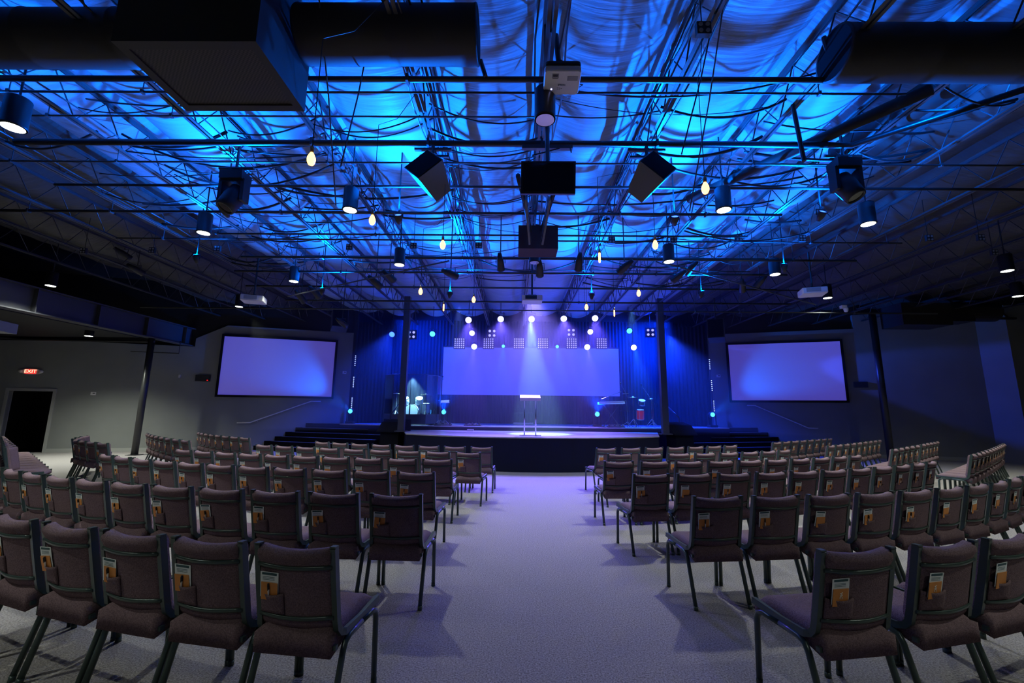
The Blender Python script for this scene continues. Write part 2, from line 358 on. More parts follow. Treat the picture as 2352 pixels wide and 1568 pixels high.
ROWS = {
 "LA": [(-1.104,2.292,-7.3), (-1.607,2.37,-10.4), (-2.105,2.475,-13.5), (-2.597,2.607,-16.6), (-3.108,2.776,-19.8), (-3.613,2.974,-23)],
 "LB": [(-0.98,3.677,-1.8), (-1.508,3.706,-4.5), (-2.029,3.758,-7.1), (-2.543,3.835,-9.8), (-3.052,3.936,-12.6), (-3.553,4.06,-15.3), (-4.048,4.209,-18.1), (-4.537,4.381,-20.8), (-5.019,4.577,-23.5), (-5.494,4.797,-26.2), (-5.977,5.049,-28.9)],
 "LC": [(-1.125,5.018,-4.3), (-1.651,5.069,-6.7), (-2.17,5.141,-9.1), (-2.683,5.234,-11.6), (-3.188,5.349,-14), (-3.687,5.485,-16.5), (-4.178,5.643,-19), (-4.663,5.822,-21.5), (-5.141,6.023,-24), (-5.612,6.245,-26.5), (-6.076,6.488,-28.9)],
 "LD": [(-1.13,6.384,-2.7), (-1.65,6.419,-5), (-2.167,6.475,-7.3), (-2.679,6.552,-9.7), (-3.187,6.649,-12), (-3.691,6.767,-14.4), (-4.19,6.906,-16.7), (-4.686,7.065,-19), (-5.177,7.246,-21.3), (-5.664,7.447,-23.6)],
 "LE": [(-0.809,7.545,-7.8), (-1.349,7.628,-9.6), (-1.884,7.727,-11.4), (-2.415,7.844,-13.3), (-2.941,7.977,-15.1), (-3.463,8.126,-16.9), (-3.981,8.293,-18.7), (-4.494,8.476,-20.5), (-5.002,8.675,-22.3)],
 "LF": [(-0.676,8.752,-2.7), (-1.219,8.794,-6.1), (-1.753,8.867,-9.5), (-2.279,8.971,-12.9), (-2.797,9.106,-16.4), (-3.306,9.273,-19.9), (-3.807,9.472,-23.3), (-4.3,9.702,-26.7)],
 "LG": [(-6.801,10.914,-30.7), (-7.23,11.18,-32.9), (-7.647,11.461,-35), (-8.052,11.756,-37.2), (-8.445,12.066,-39.3), (-8.826,12.391,-41.5), (-9.195,12.73,-43.7), (-9.553,13.084,-45.8)],
 "RA": [(1.755,2.356,9.5), (2.335,2.485,14.5), (2.845,2.64,19), (3.335,2.83,23)],
 "RB": [(1.695,3.76,5.9), (2.221,3.828,9), (2.737,3.924,12.1), (3.245,4.048,15.3), (3.744,4.2,18.5), (4.235,4.379,21.7), (4.717,4.586,24.8), (5.19,4.821,27.9), (5.663,5.089,31.1), (6.127,5.386,34.1)],
 "RC": [(1.554,5.083,7.6), (2.076,5.164,10.1), (2.59,5.267,12.6), (3.097,5.393,15.2), (3.596,5.54,17.7), (4.088,5.71,20.3), (4.572,5.901,22.9), (5.049,6.115,25.4), (5.518,6.351,27.9), (5.98,6.609,30.4), (6.435,6.889,32.9)],
 "RD": [(1.494,6.389,5), (2.031,6.449,7.9), (2.56,6.536,10.8), (3.082,6.649,13.7), (3.595,6.789,16.7), (4.101,6.955,19.6), (4.598,7.147,22.6), (5.088,7.366,25.5), (5.57,7.611,28.4), (6.044,7.882,31.2)],
 "RE": [(1.795,7.593,7.4), (2.349,7.682,10.8), (2.89,7.803,14.3), (3.419,7.956,17.9), (3.936,8.141,21.5), (4.439,8.358,25.1), (4.931,8.608,28.7), (5.409,8.889,32.2)],
 "RF": [(1.815,8.811,15), (2.352,8.967,17.3), (2.88,9.144,19.7), (3.402,9.342,22), (3.915,9.563,24.4), (4.421,9.805,26.7), (4.919,10.068,29)],
 "RG": [(6.828,11.503,35.9), (7.272,11.828,36.4), (7.713,12.155,36.8), (8.151,12.486,37.3), (8.587,12.82,37.8), (9.019,13.158,38.2), (9.449,13.5,38.7), (9.876,13.844,39.1)],
 "RH": [(7.445,10.413,37.4), (7.875,10.745,37.8), (8.304,11.079,38.1), (8.73,11.416,38.5), (9.155,11.755,38.8), (9.577,12.097,39.1), (9.998,12.441,39.5), (10.416,12.788,39.8), (10.833,13.138,40.2)],
 "RI": [(8.13,9.484,38.9), (8.548,9.82,38.6), (8.968,10.153,38.2), (9.39,10.484,37.9), (9.815,10.812,37.6)],
 "RK": [(10.468,11.351,38.8), (10.858,11.664,38.8), (11.247,11.977,38.8), (11.636,12.29,38.8), (12.025,12.603,38.8)],
 "RJ": [(8.553,8.293,37), (8.974,8.611,37.2), (9.393,8.931,37.5), (9.811,9.253,37.7), (10.228,9.576,37.9), (10.643,9.902,38.2), (11.057,10.229,38.4), (11.47,10.557,38.7), (11.881,10.887,38.9), (12.291,11.219,39.1), (12.7,11.553,39.4), (13.107,11.889,39.6)],
 "LH": [(-7.369,9.7,-33.7), (-7.823,10.013,-35.5), (-8.266,10.339,-37.2), (-8.698,10.678,-38.9), (-9.12,11.029,-40.7), (-9.532,11.394,-42.4), (-9.933,11.772,-44.1), (-10.324,12.162,-45.8)],
 "LI": [(-8.264,8.698,-25.6), (-8.734,8.942,-29.2), (-9.189,9.215,-32.8), (-9.627,9.517,-36.4)],
 "LK": [(-10.05,9.9,-58), (-10.4,10.32,-60), (-10.72,10.76,-62)],
 "LJ": [(-8.73,7.5,-55), (-9.161,7.844,-53.4), (-9.592,8.188,-51.8), (-10.024,8.531,-50.1), (-10.455,8.875,-48.5), (-10.886,9.219,-46.9), (-11.317,9.563,-45.2), (-11.749,9.906,-43.6), (-12.18,10.25,-42)],
}
# ------------------------------------------------------------------ chairs (local: back top at y=0, +y faces the stage)
def post_y(z): return .085*(.87-z)/.40
def make_chair():
    t = thing('stacking_chair', '-', 'chair')
    # seat cushion
    b = MB()
    def f(u, v):
        x = -.215+.43*u; y = .035+.49*v
        eu = min(u, 1-u)*8; ev = min(v, 1-v)*9; k = min(1, eu)*min(1, ev); k = math.sin(min(1, k)*PI/2)
        return (x*(1-.03*(1-k)), y, .452+.042*k-.012*math.sin(PI*u)*math.sin(PI*v)-.012*max(0, (v-.8)*5))
    b.slab(f, 14, 12, lambda u, v: (0, 0, -.05-.045*(1-min(1, v*3))))
    obj('seat', b, m_fabric, t, True)
    # backrest
    b = MB()
    def g(u, v):
        z = .475+.40*v; x = -.196+.392*u; bow = .030*math.sin(PI*u)
        roll = .018*math.exp(-((v-.93)/.09)**2) ; e = min(1, min(v, 1-v)*14)
        return (x, post_y(z)-bow-roll*e-.012*e, z-(.014*math.sin(PI*u) if v > .9 else 0))
    b.slab(g, 12, 18, lambda u, v: (0, (.028+.030*min(1, min(v, 1-v)*14)+.022*math.exp(-((v-.93)/.09)**2)), 0))
    br = obj('backrest', b, m_fabric, t, True)
    # sewn pocket, bulging off the back on one side
    b = MB()
    def pk(u, v):
        z = .545+.105*v; x = -.188+.140*u; bow = .030*math.sin(PI*(x+.212)/.424)
        return (x, post_y(z)-bow-.020-.016*v*math.sin(PI*u), z-.010*v*math.sin(PI*u))
    b.slab(pk, 8, 6, lambda u, v: (0, .009, 0))
    obj('pocket', b, m_fabric, br, True)
    for z in (.785, .535):
        b = MB(); pts = []
        for i in range(11):
            u = i/10; x = -.200+.40*u; pts.append((x, post_y(z)-.030*math.sin(PI*u)-.017, z-.006*math.sin(PI*u)))
        b.tube(pts, .011, 6, .55); obj('back_rail', b, m_frame, t, True)
    # frame: posts bending into the side rails, plus cross bars
    b = MB()
    for s in (-1, 1):
        x = s*.206; X = s*.218
        pts = [(x, 0, .878), (x, post_y(.7), .70), (x, post_y(.52), .52), (s*.209, .085, .475), (s*.212, .105, .45), (X, .14, .437), (X, .3, .436), (X, .52, .448)]
        b.tube(pts, .0245, 4, .8, up=(0, 1, 0))
        b.box((x, 0, .882), (.030, .034, .008))
    b.box((0, .06, .40), (.45, .025, .022)); b.box((0, .46, .402), (.45, .025, .022))
    obj('frame', b, m_frame, t)
    for s in (-1, 1):
        x = s*.230
        b = MB(); b.tube([(x, .30, .415), (x, .17, .41), (x, .135, .395), (x, .115, .36), (x, .02, .012)], .0165, 8); b.tube([(x, .02, .0), (x, .024, .03)], .018, 8); obj('leg', b, m_frame, t, True)
        b = MB(); b.tube([(x, .30, .415), (x, .43, .415), (x, .468, .40), (x, .485, .365), (x, .505, .012)], .0165, 8); b.tube([(x, .506, .0), (x, .505, .03)], .018, 8); obj('leg', b, m_frame, t, True)
    return t
chair0 = make_chair()
ROWN = {'A': 'row nearest the camera', 'B': 'second row from the camera', 'C': 'third row from the camera', 'D': 'fourth row from the camera',
        'E': 'second row from the stage', 'F': 'row nearest the stage'}
SIDEN = {'LG': 'row beside the stairs, drum side', 'LH': 'row behind the stairs row, drum side', 'LI': 'short row by girder pole',
         'LK': 'turned row near the doorway', 'LJ': 'last row before the doorway', 'RG': 'row beside the stairs, keyboard side',
         'RH': 'row behind the stairs row, keyboard side', 'RI': 'short row before the keyboard-side pole', 'RK': 'short row past the keyboard-side pole',
         'RJ': 'long row near blue-lit wall'}
def place(k):
    side = 'drum side' if k[0] == 'L' else 'keyboard side'
    return ('%s, %s' % (ROWN[k[1]], side), 'aisle') if k in [a+c for a in 'LR' for c in 'ABCDEF'] else (SIDEN[k], 'stage end' if k[1] in 'GH' else 'aisle end')
def make_card():
    b = MB(); b.box((0, 0, .065), (.098, .0012, .13)); c = obj('connection_card', b, m_card)
    b = MB(); b.box((0, -.0011, .121), (.080, .0008, .012)); obj('header_print', b, m_ink, c)
    b = MB()
    for z in (.105, .098, .091): b.box((-.004, -.0011, z), (.065, .0006, .0018))
    obj('text_lines', b, m_ink, c)
    return c
def make_env():
    b = MB(); b.box((0, 0, .045), (.088, .0016, .09)); return obj('offering_envelope', b, m_env)
def make_pen():
    t = thing('ballpoint_pen', '-', 'pen'); b = MB(); b.tube([(0, 0, 0), (0, 0, .035)], .0045, 8); obj('barrel', b, m_white, t, True)
    b = MB(); b.tube([(0, 0, .035), (0, 0, .064)], [.005, .0044], 8); b.box((0, -.006, .045), (.0025, .0015, .028)); obj('cap', b, m_black, t); return t
card0, env0, pen0 = make_card(), make_env(), make_pen()
def use(proto, flag={}):
    if proto.name in flag: return copy_tree(proto)
    flag[proto.name] = 1; return proto
rc = random.Random(11)
def txt(name, s, size, M, m_, parent, ext=.001):
    cu = bpy.data.curves.new(name, 'FONT'); cu.body = s; cu.size = size; cu.extrude = ext; cu.align_x = 'CENTER'; cu.align_y = 'CENTER'
    cu.materials.append(m_); o = bpy.data.objects.new(name, cu); col.objects.link(o)
    dg = bpy.context.evaluated_depsgraph_get(); me = bpy.data.meshes.new_from_object(o.evaluated_get(dg)); bpy.data.objects.remove(o)
    if not me.materials: me.materials.append(m_)
    o = bpy.data.objects.new(name, me); col.objects.link(o)
    if parent: o.parent = parent; o.matrix_local = WM[parent.name].inverted() @ M
    else: o.matrix_world = M
    return o
for k, lst in ROWS.items():
    pl, end = place(k); grp = 'chairs in the '+pl
    for i, (x, y, a) in enumerate(lst):
        c = use(chair0); c.location = (x, y, 0); c.rotation_euler = (0, 0, math.radians(a))
        c['label'] = 'mauve padded chair, %s from %s, %s' % (ORD[i], end, pl); c['category'] = 'chair'; c['group'] = grp
        if k in ('LK', 'LJ'): continue
        Mc = Matrix.Translation((x, y, 0)) @ Matrix.Rotation(math.radians(a), 4, 'Z')
        dx = rc.uniform(-.008, .008); dz = rc.uniform(-.008, .012); tl = rc.uniform(-.07, .07)
        def put(o, lx, lz, off, r):
            bow = .030*math.sin(PI*(lx+.212)/.424)
            o.matrix_world = Mc @ Matrix.Translation((lx, post_y(lz)-bow-.020-off, lz)) @ Matrix.Rotation(math.radians(12), 4, 'X') @ Matrix.Rotation(r, 4, 'Y')
        o = use(card0); put(o, -.128+dx, .622+dz, .004, tl); sh = pl.replace(', drum side', ' drum side').replace(', keyboard side', ' keyboard side')
        tag(o, 'white card, pocket of %s chair from %s, %s' % (ORD[i], end, sh), 'card', 'white cards in the chair pockets')
        o = use(env0); put(o, -.126+dx+rc.uniform(-.006, .006), .612+dz*.5, .008, tl+rc.uniform(-.08, .08))
        tag(o, 'orange envelope, pocket of %s chair from %s, %s' % (ORD[i], end, sh), 'envelope', 'orange envelopes in the chair pockets')
        if k == 'RA' and i < 2:
            tx = txt('printed_mark', 'VIC', .022, WM.get('x', Matrix()), m_card, None)
            tx.parent = o; tx.matrix_local = Matrix.Translation((.0, -.0015, .055)) @ Matrix.Rotation(PI/2, 4, 'X') @ Matrix.Rotation(-PI/2, 4, 'Z')
        elif k[1] in 'ABC' and not (k[0] == 'R' and rc.random() < .3):
            o = use(pen0); put(o, -.124+dx+rc.uniform(-.006, .006), .634+dz*.5, .0135, tl+rc.uniform(-.1, .1))
            tag(o, 'black-capped white pen, pocket of %s chair from %s, %s' % (ORD[i], end, sh), 'pen', 'pens in the chair pockets')
# ------------------------------------------------------------------ stage
UPZ, APZ = 1.06, .91
cx0 = .5; Rl = 6.02
lip = []
for i in range(25):
    a = math.radians(-129.2+78.4*i/24); lip.append((cx0+Rl*math.cos(a), 11.77+Rl+Rl*math.sin(a)))
outl = lip+[(5.15, 15.9), (-4.15, 15.9)]
st = thing('stage_apron', 'low curved front stage with dark face and pale lit floor', 'stage', (.5, 13.5, 0))
obj('face', MB().poly([(cx0+(x-cx0)*.995, y+.01) for x, y in outl], 0, APZ-.03), m_stageface, st)
obj('floor_deck', MB().poly(outl, APZ-.03, APZ), m_stagetop, st)
st2 = thing('stage_platform', 'wide upper stage platform behind the curved front stage', 'stage', (.5, 18, 0))
pu = [(-7.0, 18.38), (-7.05, 17.35), (-4.15, 15.9), (5.15, 15.9), (8.4, 17.2), (8.4, 18.6), (8.4, 20.6), (-7.0, 20.6)]
obj('face', MB().poly(pu, 0, UPZ-.03), m_stageface, st2); obj('floor_deck', MB().poly(pu, UPZ-.03, UPZ), m_stagetop, st2)
# stairs at both sides
def stairs(sgn, label):
    if sgn < 0: P0 = Vector((-8.71, 17.92, 0)); e = Vector((-.35, -.11, 0)); d = Vector((1, -.34, 0)).normalized(); L0 = 4.75
    else: P0 = Vector((10.04, 18.12, 0)); e = Vector((.35, -.105, 0)); d = Vector((-1, -.33, 0)).normalized(); L0 = 5.2
    t = thing('stage_stairs', label, 'stairs', (P0.x, P0.y, 0))
    for k in range(6):
        z = UPZ-.177*k; a = P0+e*k; q = a+d*(L0-.30*k+.33*k)
        back = Vector((-d.y, d.x, 0))*(-sgn) 
        if back.y < 0: back = -back
        w = .30 if k else 1.2
        b = MB(); n = back*w
        A_, B_ = (AL, BL) if sgn < 0 else (AR, BR); a = a+d*.03; h = a+n; tt = (A_-.03+B_*h.x-h.y)/(d.y-B_*d.x); h = h+d*max(tt, 0)
        if k == 0: xe = -7.25 if sgn < 0 else 8.6; pts = [(a.x, a.y), (q.x, q.y), (q.x+n.x*.2, q.y+n.y*.2), (xe, A_+B_*xe-.03)]
        else: pts = [(a.x, a.y), (q.x, q.y), ((q+n).x, (q+n).y), (h.x, h.y)]
        b.poly(pts, 0 if k == 0 else 0, z-.004); obj('step', b, m_stair, t)
        b = MB(); f0 = a+d*.35; nn = back*.11
        b.poly([(f0.x, f0.y), (q.x, q.y), (q.x+nn.x, q.y+nn.y), (f0.x+nn.x, f0.y+nn.y)], z-.02, z); obj('nosing', b, m_nosing, t)
    return t
stairs(-1, 'broad black stairs up to the stage on the drum cage side')
stairs(1, 'broad black stairs up to the stage on the keyboard side')
def rail(A, B, pts, label, lift=.09):
    P = [Vector((X, A+B*X, z)) for X, z in pts]; n = Vector((B, -1, 0)).normalized()*lift
    t = thing('wall_handrail', label, 'handrail', P[0]); b = MB(); b.tube([p+n for p in P], .022, 8); obj('rail', b, m_white, t, True)
    for f in (.12, .5, .88):
        i = 1; q = P[1].lerp(P[2], f); b = MB(); b.tube([q+n, q+n*.9-Vector((0, 0, .06)), q-Vector((0, 0, .07))], .009, 6); obj('bracket', b, m_trim, t)
rail(AL, BL, [(-11.05, 1.06), (-10.62, 1.07), (-8.55, 1.95), (-8.2, 1.95)], 'light metal handrail on the wall above the drum-side stairs')
rail(AR, BR, [(9.69, 1.97), (9.97, 1.97), (11.73, 1.09), (12.05, 1.08)], 'light metal handrail on the wall above the keyboard-side stairs')
for (px_, Y, lb) in ((895, 15.3, 'short dark stair post with white foot beside the drum-side stage corner'), (1561, 15.6, 'short dark stair post with white foot beside the keyboard-side stage corner')):
    p = atY(px_, 990, Y); t = thing('stair_post', lb, 'post', (p.x, Y, 0)); b = MB(); b.tube([(p.x, Y, .18), (p.x, Y, 1.45)], .03, 8); obj('shaft', b, m_pipe, t, True)
    b = MB(); b.tube([(p.x, Y, 0), (p.x, Y, .5)], .034, 8); obj('foot', b, m_white, t, True)
    b = MB(); b.tube([(p.x, Y, 1.45), (p.x, Y+1.2, 1.9)], .025, 8); obj('handrail', b, m_pipe, t, True)
# wedge speakers beside the pillars
for (px_, Y, s, lb) in ((905, 14.9, -1, 'dark wedge speaker beside the pillar on the drum side'), (1560, 14.9, 1, 'dark wedge speaker beside the pillar on the keyboard side')):
    p = atY(px_, 975, Y); b = MB(); R = RZ(.3*s)
    vs = [(-.45, -.35, 0), (.45, -.35, 0), (.45, .35, 0), (-.45, .35, 0), (-.45, -.05, .32), (.45, -.05, .32), (.45, .35, .42), (-.45, .35, .42)]
    t = thing('wedge_speaker', lb, 'speaker', (p.x, Y, 0), .3*s)
    q = [R @ Vector(v)+Vector((p.x, Y, .88)) for v in vs]
    b.add(q, [(3, 2, 1, 0), (0, 1, 5, 4), (4, 5, 6, 7), (1, 2, 6, 5), (0, 4, 7, 3), (2, 3, 7, 6)]); obj('cabinet', b, m_matte, t)
    b = MB(); b.box((p.x, Y, .44), (.7, .5, .88), R); obj('plinth', b, m_matte, t)
# curtain along the back, pleated
def curtain(P, Q, z0, z1, label, amp=.05, pitch=.16):
    P, Q = Vector(P), Vector(Q); L = (Q-P).length; d = (Q-P)/L; n = Vector((-d.y, d.x)); N = int(L/pitch*6)
    vs = []; fs = []
    for i in range(N+1):
        s_ = L*i/N; o_ = amp*math.sin(2*PI*s_/pitch)+.02*math.sin(s_*3.1); q = P+d*s_+n*o_
        vs += [(q.x, q.y, z0), (q.x, q.y, z1), (q.x+n.x*.02, q.y+n.y*.02, z1), (q.x+n.x*.02, q.y+n.y*.02, z0)]
    for i in range(N):
        a = i*4; c = a+4
        for k in range(4): fs.append((a+k, a+(k+1) % 4, c+(k+1) % 4, c+k))
    b = MB(); b.add(vs, fs); return tag(obj('stage_curtain', b, m_curtain, None, True), label, 'curtain')
curtain((-7.0, 20.3), (8.4, 20.3), 1.07, 5.95, 'long dark pleated curtain across the back of the stage')
curtain((-6.98, 18.5), (-5.75, 19.6), 1.07, 5.5, 'dark pleated curtain leg on the drum side of the stage')
curtain((6.6, 19.6), (8.38, 18.75), 1.07, 5.5, 'dark pleated curtain leg on the keyboard side of the stage')
# screens
t = thing('stage_screen', 'wide blue-lit projection screen hanging at the back of the stage', 'screen', (.68, 19.5, 3.4))
a, c_, d_, e_ = atY(1018, 797, 19.5), atY(1422, 801, 19.5), atY(1422, 908, 19.5), atY(1017, 907, 19.5)
obj('surface', MB().bbox((-3.36, 19.5, 2.35), (4.70, 19.53, 4.52)), m_stagescr, t)
b = MB(); b.tube([(-3.4, 19.52, 4.55), (4.74, 19.52, 4.55)], .04, 8); obj('top_tube', b, m_pipe, t)
b = MB(); b.tube([(-2.4, 19.52, 4.57), (-2.4, 19.52, 5.54)], .01, 5); obj('hanger', b, m_pipe, t); b = MB(); b.tube([(3.8, 19.52, 4.57), (3.8, 19.52, 5.54)], .01, 5); obj('hanger', b, m_pipe, t)
for (A, B, x0, x1, z0, z1, lb) in ((AL, BL, -11.80, -7.82, 2.15, 4.49, 'projection screen in black frame on wall above the drum-side stairs'),
                                 (AR, BR, 9.16, 13.08, 2.18, 4.55, 'projection screen in black frame on wall above the keyboard-side stairs')):
    M = wall_M(A, B, x0); L = (x1-x0)*math.sqrt(1+B*B)
    t = thing('projection_screen', lb, 'screen', (x0, A+B*x0, z0))
    b = MB(); b.M = M; b.bbox((0, -.07, z0), (L, -.05, z1)); obj('surface', b, m_screen, t)
    b = MB(); b.M = M; f = .085
    b.bbox((-f, -.1, z0-f), (0, -.005, z1+f)); b.bbox((L, -.1, z0-f), (L+f, -.005, z1+f)); b.bbox((0, -.1, z1), (L, -.005, z1+f)); b.bbox((0, -.1, z0-f), (L, -.005, z0)); obj('frame', b, m_matte, t)
# small wall things
def wallbox(name, A, B, X, z, w, h, dth, m_, lb, cat):
    b = MB(); b.M = wall_M(A, B, X); b.bbox((-w/2, -dth, z-h/2), (w/2, -.001, z+h/2)); o = obj(name, b, m_, None, False, Vector((X, A+B*X, z))); return tag(o, lb, cat)
o = wallbox('wall_timer', AL, BL, -12.35, 2.78, .50, .24, .07, m_black, 'black wall timer with red light near the screen on the doorway side', 'timer')
b = MB(); b.M = wall_M(AL, BL, -12.35); b.box((.17, -.075, 2.70), (.035, .01, .03)); obj('indicator_light', b, m_reddot, o)
wallbox('wall_timer', AR, BR, 13.6, 2.80, .46, .23, .07, m_black, 'black wall timer without light near the keyboard-side screen', 'timer')
def thermo(A, B, X, z, lb):
    o = wallbox('thermostat', A, B, X, z, .15, .11, .03, m_white, lb, 'thermostat'); b = MB(); b.M = wall_M(A, B, X); b.box((.02, -.032, z+.01), (.07, .004, .04)); obj('display', b, m_beam, o)
thermo(AL, BL, -15.6, 2.1, 'small white thermostat on the wall between doorway and pole')
thermo(AL, BL, -7.4, 3.2, 'small white control on the wall beside the drum-side screen edge')
thermo(AR, BR, 8.73, 3.22, 'small white control on the wall beside the keyboard-side screen')
wallbox('wall_sensor', AL, BL, -13.1, 2.83, .07, .12, .05, m_white, 'tiny white wall sensor beside the timer with red light', 'sensor')
t = thing('exit_sign', 'lit red exit sign with white lamp heads above the doorway', 'sign', (-17.4, AL-17.4*BL, 2.84)); M = wall_M(AL, BL, -17.4)
b = MB(); b.M = M; prof = [(.30*math.cos(a)*(1 if abs(math.cos(a)) < .8 else 1), .105*math.sin(a)) for a in [2*PI*i/24 for i in range(24)]]
n = len(prof); b.add([(x, -.06, 2.84+z) for x, z in prof]+[(x, -.002, 2.84+z) for x, z in prof], [tuple(range(n)), tuple(range(n, 2*n))[::-1]]+[(i, n+i, n+(i+1) % n, (i+1) % n) for i in range(n)]); obj('housing', b, m_white, t)
b = MB(); b.M = M; b.bbox((-.17, -.072, 2.765), (.15, -.06, 2.915)); obj('sign_face', b, m_exit, t)
for x in (-.29, .28): b = MB(); b.M = M; b.lathe([(.05, 0), (.06, .03), (.045, .07)], (x, -.02, 2.84), 14, RX(PI/2)); obj('lamp_head', b, m_white, t, True)
txt('letters', 'EXIT', .17, M @ Matrix.Translation((-.01, -.074, 2.84)) @ Matrix.Rotation(PI/2, 4, 'X'), m_exitl, t, .002)
# lectern
L0 = Vector((.42, 12.75, APZ)); t = thing('lectern', 'clear lectern with white slanted top on two posts at the stage front', 'lectern', L0)
b = MB(); b.box(L0+Vector((0, 0, .012)), (.62, .36, .024)); obj('base', b, m_white, t)
for s in (-1, 1): b = MB(); b.tube([L0+Vector((s*.165, 0, .02)), L0+Vector((s*.165, 0, 1.04))], .02, 10); obj('post', b, m_chrome, t, True)
b = MB(); b.box(L0+Vector((0, 0, 1.09)), (.60, .42, .09), RX(math.radians(14))); obj('top', b, m_white, t)
# stage box frame near the middle
p = atY(1202, 970, 18.6); t = thing('amp_stand', 'low open metal frame on a flat base behind the lectern', 'stand', (p.x, 18.6, UPZ))
b = MB(); b.box((p.x, 18.6, UPZ+.05), (.85, .3, .09)); obj('base', b, m_chrome, t)
b = MB(); b.tube([(p.x-.4, 18.6, UPZ+.09), (p.x-.4, 18.6, UPZ+.5), (p.x+.4, 18.6, UPZ+.5), (p.x+.4, 18.6, UPZ+.09)], .012, 6); obj('frame', b, m_steel, t)
# ---- drum cage and kit
def tripod(b, c, z, h, r=.22, rad=.010):
    x, y = c
    for k in range(3):
        a = 2*PI*k/3+.5; b.tube([(x, y, z+h), (x+r*math.cos(a), y+r*math.sin(a), z+.01)], rad, 5)
def drum(name, c, r, h, ax, m_, parent, label=None, cat=None):
    R = toward(ax); tgt = parent
    if label: tgt = thing(name, label, cat, c)
    b = MB(); b.lathe([(r*.97, -h/2), (r, -h/2+.01), (r, h/2-.01), (r*.97, h/2)], c, 24, R); s_ = obj('shell', b, m_, tgt, True)
    for s in (-1, 1):
        b = MB(); b.lathe([(r*1.03, -.015), (r*1.03, .015)], Vector(c)+R @ Vector((0, 0, s*h/2)), 24, R); obj('hoop', b, m_chrome, tgt)
        b = MB(); b.lathe([(r*.96, -.004), (r*.96, .004)], Vector(c)+R @ Vector((0, 0, s*(h/2+.014))), 24, R); obj('drum_head', b, m_drum, tgt)
    b = MB()
    for k in range(6): b.tube([Vector(c)+R @ Vector((r*1.02*math.cos(k*PI/3), r*1.02*math.sin(k*PI/3), q)) for q in (-h*.45, h*.45)], .008, 5)
    obj('tension_rods', b, m_chrome, tgt); return tgt
def cymbal(c, zb, r, label, tilt=.08):
    t = thing('cymbal_stand', label, 'cymbal', (c[0], c[1], zb)); b = MB(); tripod(b, (c[0], c[1]), zb, .32, .26)
    b.tube([(c[0], c[1], zb+.2), (c[0], c[1], c[2]+.05)], .010, 6); obj('stand', b, m_chrome, t)
    b = MB(); b.lathe([(r, 0), (r*.3, .018), (r*.12, .045), (0.004, .05), (.003, .04), (r*.1, .038), (r*.3, .012), (r, -.004)], c, 28, RX(tilt)); obj('cymbal', b, m_brass, t, True)
cg = thing('drum_cage', 'clear panelled drum shield with dark lower panels around the white drum kit', 'drum shield', (-4.15, 17.2, UPZ))
foot = [(-5.33, 17.9), (-5.2, 17.0), (-4.75, 16.55), (-4.05, 16.45), (-3.45, 16.55), (-3.12, 17.0), (-3.1, 17.9)]
for i in range(len(foot)-1):
    p, q = Vector(foot[i]), Vector(foot[i+1]); d = (q-p).normalized(); n = Vector((-d.y, d.x))*.008
    p, q = p+d*.01, q-d*.01; P4 = [(p.x, p.y), (q.x, q.y), (q.x+n.x, q.y+n.y), (p.x+n.x, p.y+n.y)]
    obj('clear_panel', MB().poly(P4, UPZ+.42, 2.97), m_acry, cg); n *= 3
    obj('lower_panel', MB().poly([(p.x, p.y), (q.x, q.y), (q.x+n.x, q.y+n.y), (p.x+n.x, p.y+n.y)], UPZ+.05, UPZ+.41), m_beam, cg)
b = MB(); b.tube([(x, y, 2.985) for x, y in foot], .018, 5)
for x, y in foot: b.tube([(x, y, UPZ), (x, y, 2.98)], .012, 5)
obj('frame', b, m_steel, cg)
b = MB(); b.bbox((-5.1, 16.75, UPZ), (-3.3, 18.6, UPZ+.22)); tag(obj('drum_riser', b, m_stageface), 'low dark platform under the white drum kit', 'platform')
RZt = UPZ+.22
kit = thing('bass_drum', 'white bass drum standing on its side inside the clear shield', 'drum', (-4.1, 17.2, RZt))
drum('bass_drum', Vector((-4.12, 17.2, RZt+.29)), .28, .42, (0, -1, 0), m_drum, kit)
b = MB(); b.box((-4.17, 16.962, RZt+.30), (.05, .005, .48)); obj('head_stripe', b, m_beam, kit)
b = MB(); b.tube([(-4.3, 17.0, RZt+.2), (-4.42, 16.95, RZt)], .012, 6); obj('spur', b, m_chrome, kit); b = MB(); b.tube([(-3.92, 17.0, RZt+.2), (-3.80, 16.95, RZt)], .012, 6); obj('spur', b, m_chrome, kit)
drum('tom_drum', Vector((-3.86, 17.22, RZt+.72)), .15, .2, (.1, -.5, .85), m_drum, None, 'white tom drum mounted above the bass drum', 'drum')
drum('tom_drum', Vector((-4.42, 17.25, RZt+.72)), .14, .19, (-.1, -.5, .85), m_drum, None, 'white tom drum mounted behind the dark stage pillar', 'drum')
drum('floor_tom', Vector((-3.68, 17.45, RZt+.42)), .19, .36, (0, -.1, 1), m_drum, None, 'white floor tom beside the bass drum in the shield', 'drum')
drum('snare_drum', Vector((-4.55, 17.55, RZt+.58)), .17, .14, (0, -.1, 1), m_drum, None, 'white snare drum behind the toms in the shield', 'drum')
cymbal((-4.75, 17.1, RZt+.98), RZt, .22, 'cymbal on chrome stand inside the shield, pillar side')
cymbal((-3.58, 17.1, RZt+.95), RZt, .22, 'cymbal on chrome stand inside the shield, stage centre side', -.05)
for (x, lb) in ((897, 'vertical white LED tube on the drum shield edge'),):
    for y0_, y1_ in ((868, 895), (915, 940)):
        a, c_ = atY(x+.5, y0_, 17.3), atY(x-2, y1_, 17.3); b = MB(); b.tube([a, c_], .022, 6); tag(obj('led_tube', b, m_ledW), lb+(' upper one' if y0_ < 900 else ' lower one'), 'light')
